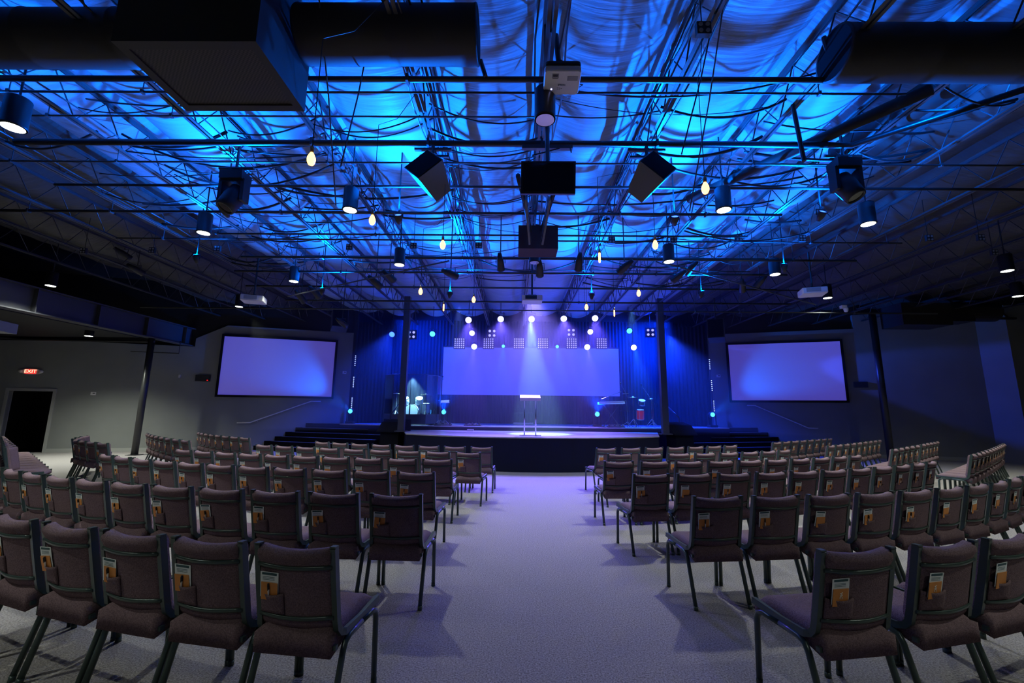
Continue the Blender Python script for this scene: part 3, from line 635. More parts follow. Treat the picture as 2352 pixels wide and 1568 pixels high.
# stands on the drum side of the stage
def micstand(c, zb, h, boom, lb, mic=True):
    t = thing('microphone_stand', lb, 'microphone stand', (c[0], c[1], zb)); b = MB(); tripod(b, c, zb, .2, .28, .008)
    b.tube([(c[0], c[1], zb+.12), (c[0], c[1], zb+h)], .009, 6); b.tube([(c[0]-boom[0]*.3, c[1], zb+h-boom[1]*.3), (c[0]+boom[0], c[1], zb+h+boom[1])], .007, 6); obj('stand', b, m_chrome, t)
    b = MB(); e = Vector((c[0]+boom[0], c[1], zb+h+boom[1])); b.lathe([(.012, -.1), (.016, 0), (.026, .02), (.026, .05), (.01, .07)], e, 12, toward((boom[0]*.3-.01, -.2, .4))); obj('microphone', b, m_black, t, True)
micstand((-2.98, 16.9), UPZ, 1.75, (.08, .1), 'tall thin stand beside the drum shield')
micstand((-2.9, 16.6), UPZ, .95, (.35, .02), 'low stand with arm beside the drum shield corner')
p = atY(1023, 922, 16.7); t = thing('tablet_stand', 'small bright tablet on a stand above the floor light near the drum shield', 'stand', (p.x, 16.7, UPZ))
b = MB(); tripod(b, (p.x, 16.7), UPZ, .2, .25, .008); b.tube([(p.x, 16.7, UPZ+.1), (p.x, 16.7, p.z)], .010, 6); obj('stand', b, m_chrome, t)
b = MB(); b.box(p, (.34, .22, .02), RX(.5)); obj('tablet', b, m_white, t)
def pedals(c, n, lb, seed):
    rs = random.Random(seed); t = thing('pedalboard', lb, 'pedalboard', (c[0], c[1], UPZ)); b = MB(); b.box((c[0], c[1], UPZ+.03), (.62, .34, .04), RX(.05)); obj('board', b, m_black, t)
    for k in range(n):
        b = MB(); x = c[0]-.25+.5*k/(n-1); b.box((x, c[1]+rs.uniform(-.06, .06), UPZ+.075), (.07, .11, .05)); o = obj('pedal', b, m_chrome if k % 2 else m_beam, t)
        b = MB(); b.lathe([(.012, 0), (.012, .02)], (x, c[1]-.04, UPZ+.10), 10); obj('footswitch', b, m_chrome, o)
pedals((-2.72, 16.3), 5, 'guitar pedalboard on the platform below the tablet stand', 1)
pedals((-1.62, 16.35), 5, 'guitar pedalboard beside the one below the tablet stand', 2)
pedals((3.75, 16.35), 6, 'guitar pedalboard in front of the keyboard', 3)
# keyboard side rig
kb = thing('stage_keyboard', 'long keyboard on crossed legs at the end of the stage screen', 'keyboard', (3.75, 16.9, UPZ))
b = MB(); b.box((3.72, 16.9, 1.98), (1.0, .32, .09), RY(-.03)); obj('body', b, m_white, kb)
b = MB(); b.box((3.72, 16.80, 2.03), (.9, .14, .012), RY(-.03)); keys = obj('white_keys', b, m_drum, kb)
b = MB()
for k in range(34):
    if k % 7 not in (2, 6): b.box((3.29+.0262*k, 16.83, 2.045), (.014, .08, .014))
tag(obj('black_keys', b, m_black, kb), kind='stuff')
b = MB(); b.tube([(3.4, 16.9, 1.93), (4.05, 16.9, UPZ)], .016, 6); b.tube([(4.05, 16.92, 1.93), (3.4, 16.92, UPZ)], .016, 6); b.tube([(3.4, 16.7, UPZ+.015), (3.4, 17.15, UPZ+.015)], .016, 6); b.tube([(4.05, 16.7, UPZ+.015), (4.05, 17.15, UPZ+.015)], .016, 6); obj('crossed_legs', b, m_steel, kb)
b = MB(); b.tube([(3.32, 16.75, 2.12), (4.1, 16.75, 2.42)], .012, 6); tag(obj('boom_arm', b, m_chrome), 'slanted chrome arm rising over the keyboard', 'arm')
micstand((4.35, 16.95), UPZ, 1.25, (-.22, .42), 'microphone stand behind the keyboard reaching toward the screen')
micstand((5.35, 16.9), UPZ, 1.0, (-.42, .62), 'microphone stand beside the stage pillar with a long raised arm')
micstand((5.62, 16.2), UPZ, .55, (-.03, .12), 'short stand in front of the keyboard-side pillar')
cymbal((4.58, 16.9, 2.20), UPZ, .22, 'crash cymbal on chrome stand beside the keyboard')
cymbal((5.28, 16.85, 2.14), UPZ, .2, 'ride cymbal on chrome stand nearest the keyboard-side pillar', .03)
drum('hand_drum', Vector((4.86, 16.95, UPZ+.48)), .14, .36, (0, -.15, 1), m_red, None, 'bright red drum between the two cymbals', 'drum')
t = thing('percussion_table', 'thin black percussion table between keyboard and red drum', 'table', (4.45, 17.1, UPZ)); b = MB(); b.box((4.45, 17.1, UPZ+.62), (.62, .3, .02)); obj('table_top', b, m_steel, t)
for sx_ in (-.27, .27): b = MB(); b.tube([(4.45+sx_, 17.1, UPZ+.61), (4.45+sx_, 17.1, UPZ)], .012, 6); obj('leg', b, m_steel, t)
for i, (x, y, z, lb) in enumerate(((4.2, 16.9, 2.06, 'small black device on the stand beside the keyboard end'), (4.3, 16.9, 2.34, 'small lit device on the arm above the keyboard end'))):
    b = MB(); b.box((x, y, z), (.22, .12, .03)); b.tube([(x, y, z), (4.35, 16.95, z-.1)], .006, 5); tag(obj('controller', b, m_chrome), lb, 'device')
drum('tom_drum', Vector((4.95, 17.0, UPZ+.95)), .13, .16, (0, -.4, .9), m_black, None, 'small black tom above the red drum', 'drum')
rs = random.Random(5)
for i in range(14):
    x0 = rs.uniform(2.6, 5.2) if i < 9 else rs.uniform(-3.0, -.6); y0_ = rs.uniform(16.0, 16.5); pts = []; a = rs.uniform(0, 6)
    for k in range(14): pts.append((x0, y0_, UPZ+.008)); a += rs.uniform(-1, 1); x0 += .07*math.cos(a); y0_ = min(16.7, max(15.97, y0_+.07*math.sin(a)))
    b = MB(); b.tube(pts, .006, 5); tag(obj('floor_cable', b, m_cable), 'thin black cable lying on the platform around the keyboard' if i < 9 else 'thin black cable lying on the platform near the pedalboards', 'cable', 'loose cables around the keyboard' if i < 9 else 'loose cables near the pedalboards')
b = MB(); b.box((-1.6, 15.4, APZ+.03), (.22, .1, .06)); tag(obj('power_box', b, m_white), 'small white box on the front stage below the pedalboards', 'box')
# stage fixtures
def par(p, d, r, glow, lb, name='stage_light', top=None, group=None, L=.28):
    p = Vector(p); d = Vector(d).normalized(); R = toward(d)
    t = thing(name, lb, 'light', p, 0, group); b = MB(); b.lathe([(r*.45, -L), (r*.9, -L*.55), (r, -.03), (r*1.04, 0), (r*.96, 0), (r*.9, -.03)], p, 18, R); obj('housing', b, m_black, t, True)
    b = MB(); b.lathe([(r*.90, -.02), (r*.90, -.012)], p, 18, R); obj('lens', b, glow, t)
    tz = top if top else p.z+.35
    b = MB(); s = R @ Vector((r*1.15, 0, -L*.4)); c0 = p+R @ Vector((0, 0, -L*.4)); u = c0+Vector((0, 0, r*1.6))
    s = Vector((r*1.15, 0, 0)); b.tube([c0+s, c0+s+Vector((0, 0, r*1.6)), c0-s+Vector((0, 0, r*1.6)), c0-s], .010, 5); b.tube([u, (u.x, u.y, tz)], .012, 6); obj('yoke', b, m_pipe, t)
    return t
WN = ['outermost on the drum side', 'second from the drum side', 'middle one', 'second from the keyboard side', 'outermost on the keyboard side']
for i, h in enumerate(HEAD):
    par(atY(*h), (0, -.8, -.45), .13, m_ledW, 'glowing white-violet wash light in the top stage row, '+WN[i], 'wash_light', 5.95)
for i, (x, y, g) in enumerate(((900, 768, m_ledB), (993, 767, m_ledC), (1084, 765, m_ledW), (1356, 762, m_ledW), (1446, 760, m_ledC))):
    par(atY(x, y, 17.0), (0, -.8, -.4), .12, g, 'glowing round light in the second stage row, '+WN[i], 'wash_light', 5.95)
R3 = ['bright white profile light above the screen corner on the drum side', 'bright white profile light above the screen on the keyboard side', 'bright white profile light above the keyboard', 'small cyan light above the screen, drum side of centre', 'small cyan light above the screen, keyboard side of centre']
for i, (x, y, Y, c, w) in enumerate(ROW3):
    par(atY(x, y, Y), (0, -.9, -.3), (.13, .13, .13, .07, .07)[i], m_ledW if i < 3 else m_ledC, R3[i], 'profile_light', 5.95)
FL = ['blue floor light in front of the curtain by the drum-side stairs', 'blue floor light beside the tablet stand', 'blue floor light beside the keyboard', 'blue floor light in front of the curtain by the keyboard-side stairs']
for i, f in enumerate(FLOORL):
    p = atY(*f); t = thing('floor_light', FL[i], 'light', (p.x, p.y, UPZ)); b = MB(); b.box((p.x, p.y, UPZ+.05), (.3, .3, .1)); obj('base', b, m_black, t)
    b = MB(); b.tube([(p.x-.15, p.y, UPZ+.1), (p.x-.15, p.y, p.z)], .02, 6); b.tube([(p.x+.15, p.y, UPZ+.1), (p.x+.15, p.y, p.z)], .02, 6); obj('yoke', b, m_black, t)
    b = MB(); b.lathe([(.08, -.2), (.12, -.1), (.12, .06), (.10, .07)], p, 18, RX(PI/2)); obj('head', b, m_black, t, True)
    b = MB(); b.disc(p+Vector((0, -.075, 0)), .085, RX(PI/2)); obj('lens', b, m_ledC, t)
# LED dot panels
def dots(p, nx, nz, pitch, r, lb, name, m_, housing=True):
    t = thing(name, lb, 'light panel', p); b = MB(); b.box(p+Vector((0, .05, 0)), (nx*pitch+.03, .08, nz*pitch+.03)); obj('housing', b, m_black, t)
    b = MB()
    for i in range(nx):
        for j in range(nz): b.disc(p+Vector(((i-(nx-1)/2)*pitch, 0, (j-(nz-1)/2)*pitch)), r, RX(PI/2), 8, .02)
    obj('led_dots', b, m_, t)
    b = MB(); b.tube([p+Vector((0, .05, nz*pitch/2)), (p.x, p.y+.05, 6.05)], .012, 5); obj('hanger', b, m_pipe, t)
for i, x in enumerate((1055, 1122, 1192, 1247, 1313, 1382)):
    dots(atY(x, 788, 18.2), 5, 5, .092, .026, 'square panel of dim LED dots above the screen, %s from the drum side' % ORD[i], 'led_matrix_light', m_ledDim)
for i, (x, y) in enumerate(((945, 768), (1130, 765), (1312, 763), (1494, 763))):
    dots(atY(x, y, 17.9), 2, 2, .19, .055, 'dim four-lamp blinder, %s from the drum side' % ORD[i], 'blinder_light', m_ledDim)
for i, (x, y, s) in enumerate(((816, 828, 0), (812, 877, 0), (808, 925, 0), (1630, 836, 1), (1635, 885, 1), (1640, 932, 1))):
    p = atY(x, y, 18.0); t = thing('led_strip', 'vertical strip of blue LED dots beside the %s screen, %s' % (('drum-side', 'keyboard-side')[s], ('topmost', 'middle one', 'lowest')[i % 3]), 'light strip', p)
    b = MB(); b.box(p+Vector((0, .04, 0)), (.07, .06, .5)); obj('housing', b, m_black, t)
    b = MB()
    for k in range(6): b.disc(p+Vector((0, 0, -.2+.08*k)), .017, RX(PI/2), 10, .02)
    obj('led_dots', b, m_led2, t)
    b = MB(); b.tube([p+Vector((0, .07, .25)), (p.x, p.y+.07, 6.05 if i % 3 == 0 else p.z+.65)], .012, 5); obj('hanger', b, m_pipe, t)
# ------------------------------------------------------------------ things hanging from the ceiling
def xpipe(y, z, r, x0, x1, lb, m_=m_pipe, name='ceiling_pipe', cat='pipe', drops=None):
    t = thing(name, lb, cat, ((x0+x1)/2, y, z)); b = MB(); b.tube([(x0, y, z), (x1, y, z)], r, 10); obj('pipe', b, m_, t, True)
    for x in XJ:
        if x0 < x < x1 and z < 5.3 and (drops is None or rp.random() < drops): b = MB(); b.tube([(x, y, z), (x, y, 5.34)], .006, 4); b.box((x, y, z), (.03, 2*r+.02, 2*r+.02)); obj('hanger_rod', b, m_steel, t)
    return t
rp = random.Random(21)
xpipe(4.14, 5.15, .032, -6.9, 7.2, 'black pipe crossing the ceiling directly above the white projector', drops=.6)
xpipe(4.36, 5.17, .013, -6.5, 4.4, 'thin black pipe just behind the pipe above the projector', drops=.3)
xpipe(4.78, 5.18, .012, -6.6, .2, 'thin conduit ending over the hanging can beside the projector', m_steel, 'conduit', drops=.3)
t = xpipe(5.27, 5.15, .042, -6.9, 4.15, 'thick black pipe carrying the two hanging speakers', drops=.6)
b = MB(); b.tube([(4.15, 5.27, 5.15), (4.55, 5.35, 5.2), (6.0, 4.3, 5.3)], .038, 10); obj('bent_end', b, m_pipe, t, True)
xpipe(5.73, 5.15, .014, -8.4, 8.8, 'thin steel pipe crossing above the black television', m_steel, drops=.4)
xpipe(6.34, 5.12, .022, -7.5, 8.6, 'black pipe just behind the black television', drops=.4)
xpipe(7.32, 5.15, .026, -10, 4.8, 'long black pipe passing above the centre speaker box', drops=.5)
FAR = [(7.95, 5.0, .018, -6, 4.5), (8.5, 5.12, .016, -8.5, 8), (9.1, 4.95, .028, -6.2, 7.5), (9.55, 5.15, .015, -5, 6.4), (10.1, 4.95, .028, -7, 6.6), (10.6, 5.2, .014, -4, 6), (11.2, 4.9, .028, -7.4, 7), (11.9, 5.1, .016, -6, 8.6), (12.5, 4.85, .028, -7, 8.2)]
for i, (y, z, r, x0, x1) in enumerate(FAR):
    xpipe(y, z, r, x0, x1, 'dark lighting pipe across the ceiling before the stage, %s in front of the stage lights' % ORD[len(FAR)-1-i], drops=.5)
xpipe(11.5, 4.35, .02, -10.5, 11.5, 'long thin dark pipe hung low before the stage, lowest of the cross pipes', drops=.3)
# diagonal stage pipe
for a, c_, lb in (((-5.9, 10.6, 4.45), (-1.5, 9.0, 4.85), 'slanting bright pipe over the drum-side seats'), ((3.2, 9.0, 4.85), (8.3, 11.6, 4.6), 'slanting bright pipe over the keyboard-side seats')):
    b = MB(); b.tube([a, c_], .018, 8); tag(obj('diagonal_pipe', b, m_steel), lb, 'pipe')
# down-hung short pipes
for (x, y, z0, z1, lb) in ((-6.1, 3.9, 4.75, 5.3, 'short vertical black pipe near the grille box'), (3.35, 4.7, 4.55, 5.3, 'short leaning black pipe above the keyboard-side bulbs'), (-.42, 4.1, 5.15, 5.35, 'short pipe clamped at the end of the round duct'), (3.3, 4.05, 5.15, 5.6, 'short capped pipe standing above the pipe by the projector')):
    b = MB(); b.tube([(x, y, z1), (x+.06, y, z0)], .025, 8); tag(obj('drop_pipe', b, m_pipe), lb, 'pipe')
b = MB(); b.tube([(4.75, 4.4, 5.28), (2.95, 6.9, 5.22)], .075, 10); tag(obj('large_pipe', b, m_duct, None, True), 'thick dark slanting pipe over the keyboard-side seats', 'pipe')
# conduits running with the joists
for n, (x, z, y0_, y1_) in enumerate([(XJ[j]+o_, z_, .4, 12.5) for j, o_, z_ in ((7, .10, 5.38), (7, .16, 5.45), (7, -.12, 5.5), (8, .11, 5.36), (8, .17, 5.44), (8, -.13, 5.5), (8, .24, 5.52), (9, .13, 5.38), (9, -.12, 5.46), (9, .2, 5.5), (10, .12, 5.4), (10, -.1, 5.48), (10, -.18, 5.4), (6, .12, 5.4), (6, -.14, 5.48), (5, .12, 5.42), (11, .12, 5.42), (11, -.12, 5.5), (12, .12, 5.42), (4, .12, 5.42), (4, -.1, 5.46), (13, .14, 5.4))]):
    b = MB(); pts = [(x+.03*math.sin(k*1.3+n), y0_+(y1_-y0_)*k/24, z+.02*math.sin(k*.9+2*n)) for k in range(25)]; b.tube(pts, .011, 5)
    tag(obj('conduit', b, m_steel if n % 2 else m_cable), 'thin conduit running along an open-web joist toward the stage', 'conduit', 'conduits along the joists')
# sagging cables
rs = random.Random(9)
for n in range(125):
    j = rs.choice((4, 5, 6, 7, 8, 9, 10, 11, 12)); span = rs.choice((1, 1, 1, 2)); x0 = XJ[j]; x1 = XJ[min(j+span, 13)]
    y0_ = rs.uniform(4.4, 12.6) if n % 3 else rs.choice((5.9, 7.1, 8.4, 9.3, 10.4))+rs.uniform(-.15, .15); y1_ = y0_+rs.uniform(-.35, .35); z0_ = rs.uniform(5.36, 5.75); sag = rs.uniform(.05, .22)*span; pts = []
    for k in range(15):
        u = k/14; pts.append((x0+(x1-x0)*u, y0_+(y1_-y0_)*u, z0_-sag*4*u*(1-u)))
    b = MB(); b.tube(pts, rs.choice((.006, .009, .012, .018, .024)), 5); tag(obj('sagging_cable', b, m_cable, None, True), 'black cable sagging between two open-web ceiling joists', 'cable', 'sagging ceiling cables')
# thin drop wires
for i, (x0, y0_, x1, y1_, z1) in enumerate(((-1.55, 3.9, -1.95, 4.3, 4.2), (2.0, 3.7, 1.75, 4.2, 4.3), (-1.9, 3.3, -2.15, 4.7, 3.95), (1.9, 3.2, 2.1, 4.9, 4.0))):
    b = MB(); b.tube([(x0, y0_, 5.7), ((x0+x1)/2+.02, (y0_+y1_)/2, (5.7+z1)/2), (x1, y1_, z1)], .008, 5); tag(obj('drop_wire', b, m_steel), ('thin bright wire hanging beside the drum-side bulb nearest the camera', 'thin bright wire hanging beside the keyboard-side hanging speaker', 'thin bright wire hanging left of the grille box side bulb', 'thin bright wire hanging above the brightest keyboard-side bulb')[i], 'wire')
# ducts and the return grille box
def duct(P, Q, r, lb):
    P, Q = Vector(P), Vector(Q); t = thing('round_duct', lb, 'duct', (P+Q)/2); L = (Q-P).length; R = toward(Q-P); prof = [(r, 0), (r*1.02, .02), (r, .04)]; z = .9
    while z < L-.1: prof += [(r, z), (r*1.025, z+.02), (r, z+.04)]; z += .95
    prof += [(r, L-.03), (r*1.02, L-.015), (r, L)]; b = MB(); b.lathe(prof, P, 32, R); obj('shell', b, m_duct, t, True)
    b = MB(); b.lathe([(r*.93, -.001), (r*.93, .0)], P, 28, R); obj('end_opening', b, m_matte, t); b = MB(); b.lathe([(r*.93, 0), (r*.93, .001)], Q, 28, R); obj('end_opening', b, m_matte, t)
duct((-2.22, 3.80, 5.36), (-.42, 3.80, 5.36), .27, 'dark round duct ending before the white projector')
duct((-6.9, 3.85, 5.36), (-3.6, 3.85, 5.36), .27, 'dark round duct running from the grille box toward the wall')
duct((3.30, 3.95, 5.30), (9.5, 3.95, 5.30), .27, 'dark round duct over the keyboard-side seats near the camera')
duct((5.35, 4.35, 5.62), (5.05, 6.2, 5.62), .19, 'dark duct running toward the stage beside the moving head')
t = thing('return_air_box', 'big dark ceiling box with a perforated grille underneath', 'air box', (-2.9, 3.63, 4.7))
b = MB(); b.bbox((-3.55, 3.2, 4.74), (-2.28, 4.07, 5.75)); obj('box', b, m_duct, t)
b = MB(); x0, x1, y0_, y1_ = -3.55, -2.28, 3.2, 4.07; f = .085
b.bbox((x0, y0_, 4.70), (x1, y0_+f, 4.74)); b.bbox((x0, y1_-f, 4.70), (x1, y1_, 4.74)); b.bbox((x0, y0_+f, 4.70), (x0+f, y1_-f, 4.74)); b.bbox((x1-f, y0_+f, 4.70), (x1, y1_-f, 4.74)); obj('rim', b, m_duct, t)
b = MB(); b.bbox((x0+f, y0_+f, 4.715), (x1-f, y1_-f, 4.738)); obj('grille', b, m_grille, t)
# dark equipment over the far walls
b = MB(); b.bbox((13.4, 14.6, 4.72), (15.1, 15.5, 5.5)); b.bbox((15.1, 14.8, 4.9), (16.1, 15.4, 5.5)); b.lathe([(.35, 0), (.35, 1.2)], (15.9, 15.1, 5.3), 20, RY(PI/2)); tag(obj('air_handler', b, m_duct), 'dark boxy air handler under the ceiling above the keyboard-side pole', 'air handler')
t = thing('truss_end', 'dark triangulated truss end on the wall above the blue-lit wall strip', 'truss', (16.9, 15.2, 5.2)); b = MB(); b.bbox((14.6, 15.1, 5.05), (17.9, 15.2, 5.12)); b.bbox((15.5, 15.1, 5.75), (18.6, 15.2, 5.82)); obj('chord', b, m_duct, t)
b = MB(); b.tube([(15.6, 15.15, 5.8), (16.4, 15.15, 5.1), (16.9, 15.15, 5.8), (17.7, 15.15, 5.1)], .03, 5); obj('web', b, m_duct, t)
b = MB(); b.tube([(-21, 14.3, 3.9), (-12.9, 14.9, 3.92)], .035, 8); tag(obj('sprinkler_pipe', b, m_pipe), 'thin dark pipe along the ceiling edge above the doorway', 'pipe')
b = MB(); b.tube([(-13.6, 14.8, 3.55), (-12.2, 15.2, 3.55), (-12.2, 15.2, 4.0)], .02, 6); tag(obj('wall_bracket', b, m_pipe), 'small black bracket arm at the top of the pole near the doorway', 'bracket')
# can downlights
CL = ['beside the doorway-side ceiling edge nearest the camera', 'over the drum-side seats before the two moving joists', 'nearest the small bulb left of the hanging speakers', 'unlit, hanging right below the white projector',
      'beside the brightest bulb on the keyboard side', 'below the moving head on the keyboard side', 'over the drum side close to the stage lights', 'beside the large bulb close to the stage lights',
      'above the drum-side screen projector', 'near the keyboard-side screen projector', 'unlit, above the centre stage projector', 'in the dark ceiling over the doorway side',
      'low behind the drum-side screen projector', 'low behind the keyboard-side screen projector', 'in the dark ceiling over the blue-lit wall', 'lowest in the dark ceiling over the blue-lit wall', 'under the low ceiling wing between doorway and pole']
for i, (x, y, z, on) in enumerate(CANS):
    t = thing('can_downlight', 'black cylinder downlight '+CL[i], 'downlight', (x, y, z), 0, 'can downlights'); r = .115
    b = MB(); b.lathe([(r, .0), (r+.006, .01), (r, .02), (r, .35), (r*.85, .37)], (x, y, z), 24); b.lathe([(r, 0), (r*.9, 0), (r*.86, .025)], (x, y, z-.001), 24); obj('housing', b, m_black, t, True)
    b = MB(); b.lathe([(r*.87, -.006), (r*.87, -.002)], (x, y, z), 20); obj('lens', b, m_lensw if on else m_lensdim, t)
    b = MB(); b.tube([(x, y, z+.37), (x, y, 5.95 if z > 4 else 4.03)], .012, 6); obj('stem', b, m_pipe, t)
# pendant bulbs
BU = [(715, 365, 0, 'round bulb nearest the camera over the drum side'), (855, 505, 0, 'round bulb beside the drum-side can downlight'), (1017, 562, 0, 'round bulb between the speaker and the pipes, drum side'), (1377, 590, 1, 'long tubular bulb below the keyboard-side speaker'),
      (1505, 562, 0, 'large round bulb above the can near the stage'), (1620, 432, 0, 'brightest round bulb nearest the camera, keyboard side'), (966, 669, 0, 'round bulb outermost on the drum side before the stage'), (1088, 688, 0, 'round bulb before the wash lights, drum side'),
      (1019, 705, 1, 'long tubular bulb hanging low, drum side'), (1347, 705, 0, 'round bulb before the wash lights, keyboard side'), (1411, 718, 1, 'long tubular bulb hanging low, keyboard side'), (1467, 673, 0, 'round bulb outermost on the keyboard side before the stage')]
for (px_, py_, tp, lb) in BU:
    p = atZ(px_, py_, 3.7); t = thing('pendant_bulb', 'glowing warm '+lb, 'pendant bulb', p); b = MB()
    if tp: b.lathe([(.004, -.085), (.013, -.075), (.016, 0), (.014, .05), (.010, .065)], p, 14)
    else: b.lathe([(.004, -.062), (.022, -.052), (.032, -.03), (.036, -.008), (.033, .015), (.02, .045), (.012, .06)], p, 18)
    obj('glass_bulb', b, m_bulb, t, True)
    b = MB(); b.lathe([(.013, .058), (.017, .062), (.017, .11), (.006, .125)], p, 14); obj('socket', b, m_brass, t, True)
    jx = min(XJ, key=lambda q: abs(q-p.x)); b = MB(); b.tube([p+Vector((0, 0, .12)), (p.x, p.y, 4.9), (p.x+(jx-p.x)*.5, p.y, 4.98), (jx, p.y, 5.34)], .004, 5); obj('cord', b, m_cable, t)
# hanging speakers
def hspeaker(px_, s, lb):
    p = atZ(px_, 345, 5.0); c = Vector((p.x, 5.25, 4.62)); t = thing('hanging_speaker', lb, 'speaker', c)
    R = toward((-.30*s, -.92, .36)) @ RZ(PI/4); b = MB(); w, d, h = .20, .20, .24
    vs = [(-w*.62, d*.62, -h), (w*.62, d*.62, -h), (w*.62, -d*.62, -h), (-w*.62, -d*.62, -h), (-w, d, h), (w, d, h), (w, -d, h), (-w, -d, h)]
    b.add([R @ Vector(v)+c for v in vs], [(3, 2, 1, 0), (4, 5, 6, 7), (0, 1, 5, 4), (1, 2, 6, 5), (2, 3, 7, 6), (3, 0, 4, 7)]); obj('cabinet', b, m_steel, t)
    b = MB(); b.add([R @ Vector(v)+c for v in [(-w*.93, -d*.93, h+.008), (w*.93, -d*.93, h+.008), (w*.93, d*.93, h+.008), (-w*.93, d*.93, h+.008), (-w*.93, -d*.93, h), (w*.93, -d*.93, h), (w*.93, d*.93, h), (-w*.93, d*.93, h)]], [(0, 1, 2, 3), (0, 4, 5, 1), (1, 5, 6, 2), (2, 6, 7, 3), (3, 7, 4, 0)]); obj('front_grille', b, m_matte, t)
    b = MB(); b.tube([c+Vector((0, 0, .15)), (c.x, 5.27, 5.12)], .025, 8); b.box((c.x, 5.27, 5.06), (.5, .04, .035)); b.box((c.x, 5.37, 5.02), (.4, .04, .03)); obj('bracket', b, m_steel, t)
hspeaker(992, 1, 'dark angular speaker hanging from the thick pipe, drum side')
hspeaker(1490, -1, 'dark angular speaker hanging from the thick pipe, keyboard side')
# television on a bracket
p0, p1 = atY(1194, 372, 4.95), atY(1325, 447, 4.95); tc_ = (p0+p1)/2; t = thing('ceiling_television', 'black television hanging between the two speakers', 'television', tc_); R = RX(math.radians(12))
b = MB(); b.box(tc_, (.68, .06, .40), R); obj('casing', b, m_black, t)
b = MB(); b.box(tc_+Vector((0, -.034, 0)), (.62, .008, .34), R); obj('screen', b, m_glassb, t)
b = MB(); b.box((tc_.x, 5.1, 4.98), (.66, .06, .05)); b.tube([(tc_.x, 5.02, 4.65), (tc_.x, 5.1, 5.34)], .03, 8); b.tube([(tc_.x-.2, 5.0, 4.8), (tc_.x+.2, 5.1, 4.98)], .012, 5); b.tube([(tc_.x+.3, 5.1, 4.98), (tc_.x+.3, 5.0, 4.85)], .01, 5); obj('mount', b, m_steel, t)
# near projector
pj = Vector((.455, 4.0, 5.02)); t = thing('ceiling_projector', 'white projector hanging from a black pole near the camera', 'projector', pj); R = RX(math.radians(-6))
def rbox(c, d, r, R=None, seg=5):
    b = MB(); pts = []
    for (sx_, sy_, a0) in ((1, 1, 0), (-1, 1, 1), (-1, -1, 2), (1, -1, 3)):
        for k in range(seg+1): a = (a0+k/seg)*PI/2; pts.append((sx_*(d[0]/2-r)+r*math.cos(a), sy_*(d[1]/2-r)+r*math.sin(a)))
    n = len(pts); vs = []; 
    for z, q in ((-d[2]/2, .96), (-d[2]/2+.012, 1), (d[2]/2-.012, 1), (d[2]/2, .96)): vs += [Vector((x*q, y*q, z)) for x, y in pts]
    if R: vs = [R @ v for v in vs]
    fs = [tuple(range(n))[::-1], tuple(range(3*n, 4*n))]
    for l in range(3): fs += [(l*n+i, l*n+(i+1) % n, (l+1)*n+(i+1) % n, (l+1)*n+i) for i in range(n)]
    return b.add([v+Vector(c) for v in vs], fs)
obj('case', rbox(pj, (.38, .30, .075), .035, R), m_white, t); obj('upper_case', rbox(pj+Vector((0, -.012, .06)), (.37, .29, .05), .035, R), m_black, t)
dn = R @ Vector((0, 0, -.039))
def onb(x, y, sx_, sy_, m_, nm, z=.002):
    b = MB(); b.box(pj+R @ Vector((x, y, -.0385)), (sx_, sy_, .003), R); return obj(nm, b, m_, t)
onb(-.075, -.09, .07, .055, m_trim, 'lens_cover'); onb(-.075, -.095, .05, .03, m_black, 'lens_slot'); onb(-.075, -.06, .055, .006, m_black, 'latch'); onb(.105, -.06, .11, .055, m_trim, 'info_label')
b = MB(); b.disc(pj+R @ Vector((-.105, .075, -.040)), .007, R, 12, .003); obj('power_light', b, m_ledW, t)
for k, (x, y) in enumerate(((-.04, .06), (-.02, .06), (-.04, .075), (-.02, .075), (-.0, .065))): onb(x, y, .012, .007, m_trim, 'button')
b = MB(); b.tube([pj+Vector((-.02, 0, .08)), pj+Vector((-.06, 0, .55))], .028, 10); b.box(pj+Vector((0, 0, .105)), (.2, .16, .03)); obj('mount_pole', b, m_black, t)
b = MB(); b.tube([pj+Vector((-.1, -.05, .09)), pj+Vector((-.02, -.08, .17)), pj+Vector((.1, -.03, .14)), pj+Vector((.17, .02, .06))], .006, 6); b.tube([pj+Vector((.18, .05, 0)), pj+Vector((.23, .06, .0)), pj+Vector((.2, .12, .02))], .005, 6); obj('cable', b, m_cable, t)
txt('brand_lettering', 'EPSON', .026, Matrix.Translation(pj+R @ Vector((.0, .02, -.0405))) @ R.to_4x4() @ Matrix.Rotation(PI, 4, 'X'), m_ink, t)
# screen projectors
for (px_, py_, Y, lb, s) in ((583, 688, 10.1, 'white projector hanging before the drum-side screen', -1), (1866, 671, 9.6, 'white projector hanging before the keyboard-side screen', 1), (1222, 688, 10.3, 'dark-lit projector hanging in the middle before the stage', 0)):
    p = atY(px_, py_, Y); t = thing('ceiling_projector', lb, 'projector', p, 0); R = RZ(-.32*s)
    obj('case', rbox(p, (.50, .40, .14), .03, R), m_white, t)
    b = MB(); b.box(p+R @ Vector((-.03, -.203, .012)), (.28, .008, .09), R); obj('vent_grille', b, m_trim if s else m_black, t)
    b = MB(); b.lathe([(.045, 0), (.045, .04)], p+R @ Vector((.1*s, .19, .0)), 14, R @ RX(-PI/2)); obj('lens', b, m_glassb, t)
    b = MB(); b.tube([p+Vector((0, 0, .07)), (p.x, p.y, 5.34)], .022, 8); b.box(p+Vector((0, 0, .09)), (.2, .2, .03)); obj('mount_pole', b, m_black, t)
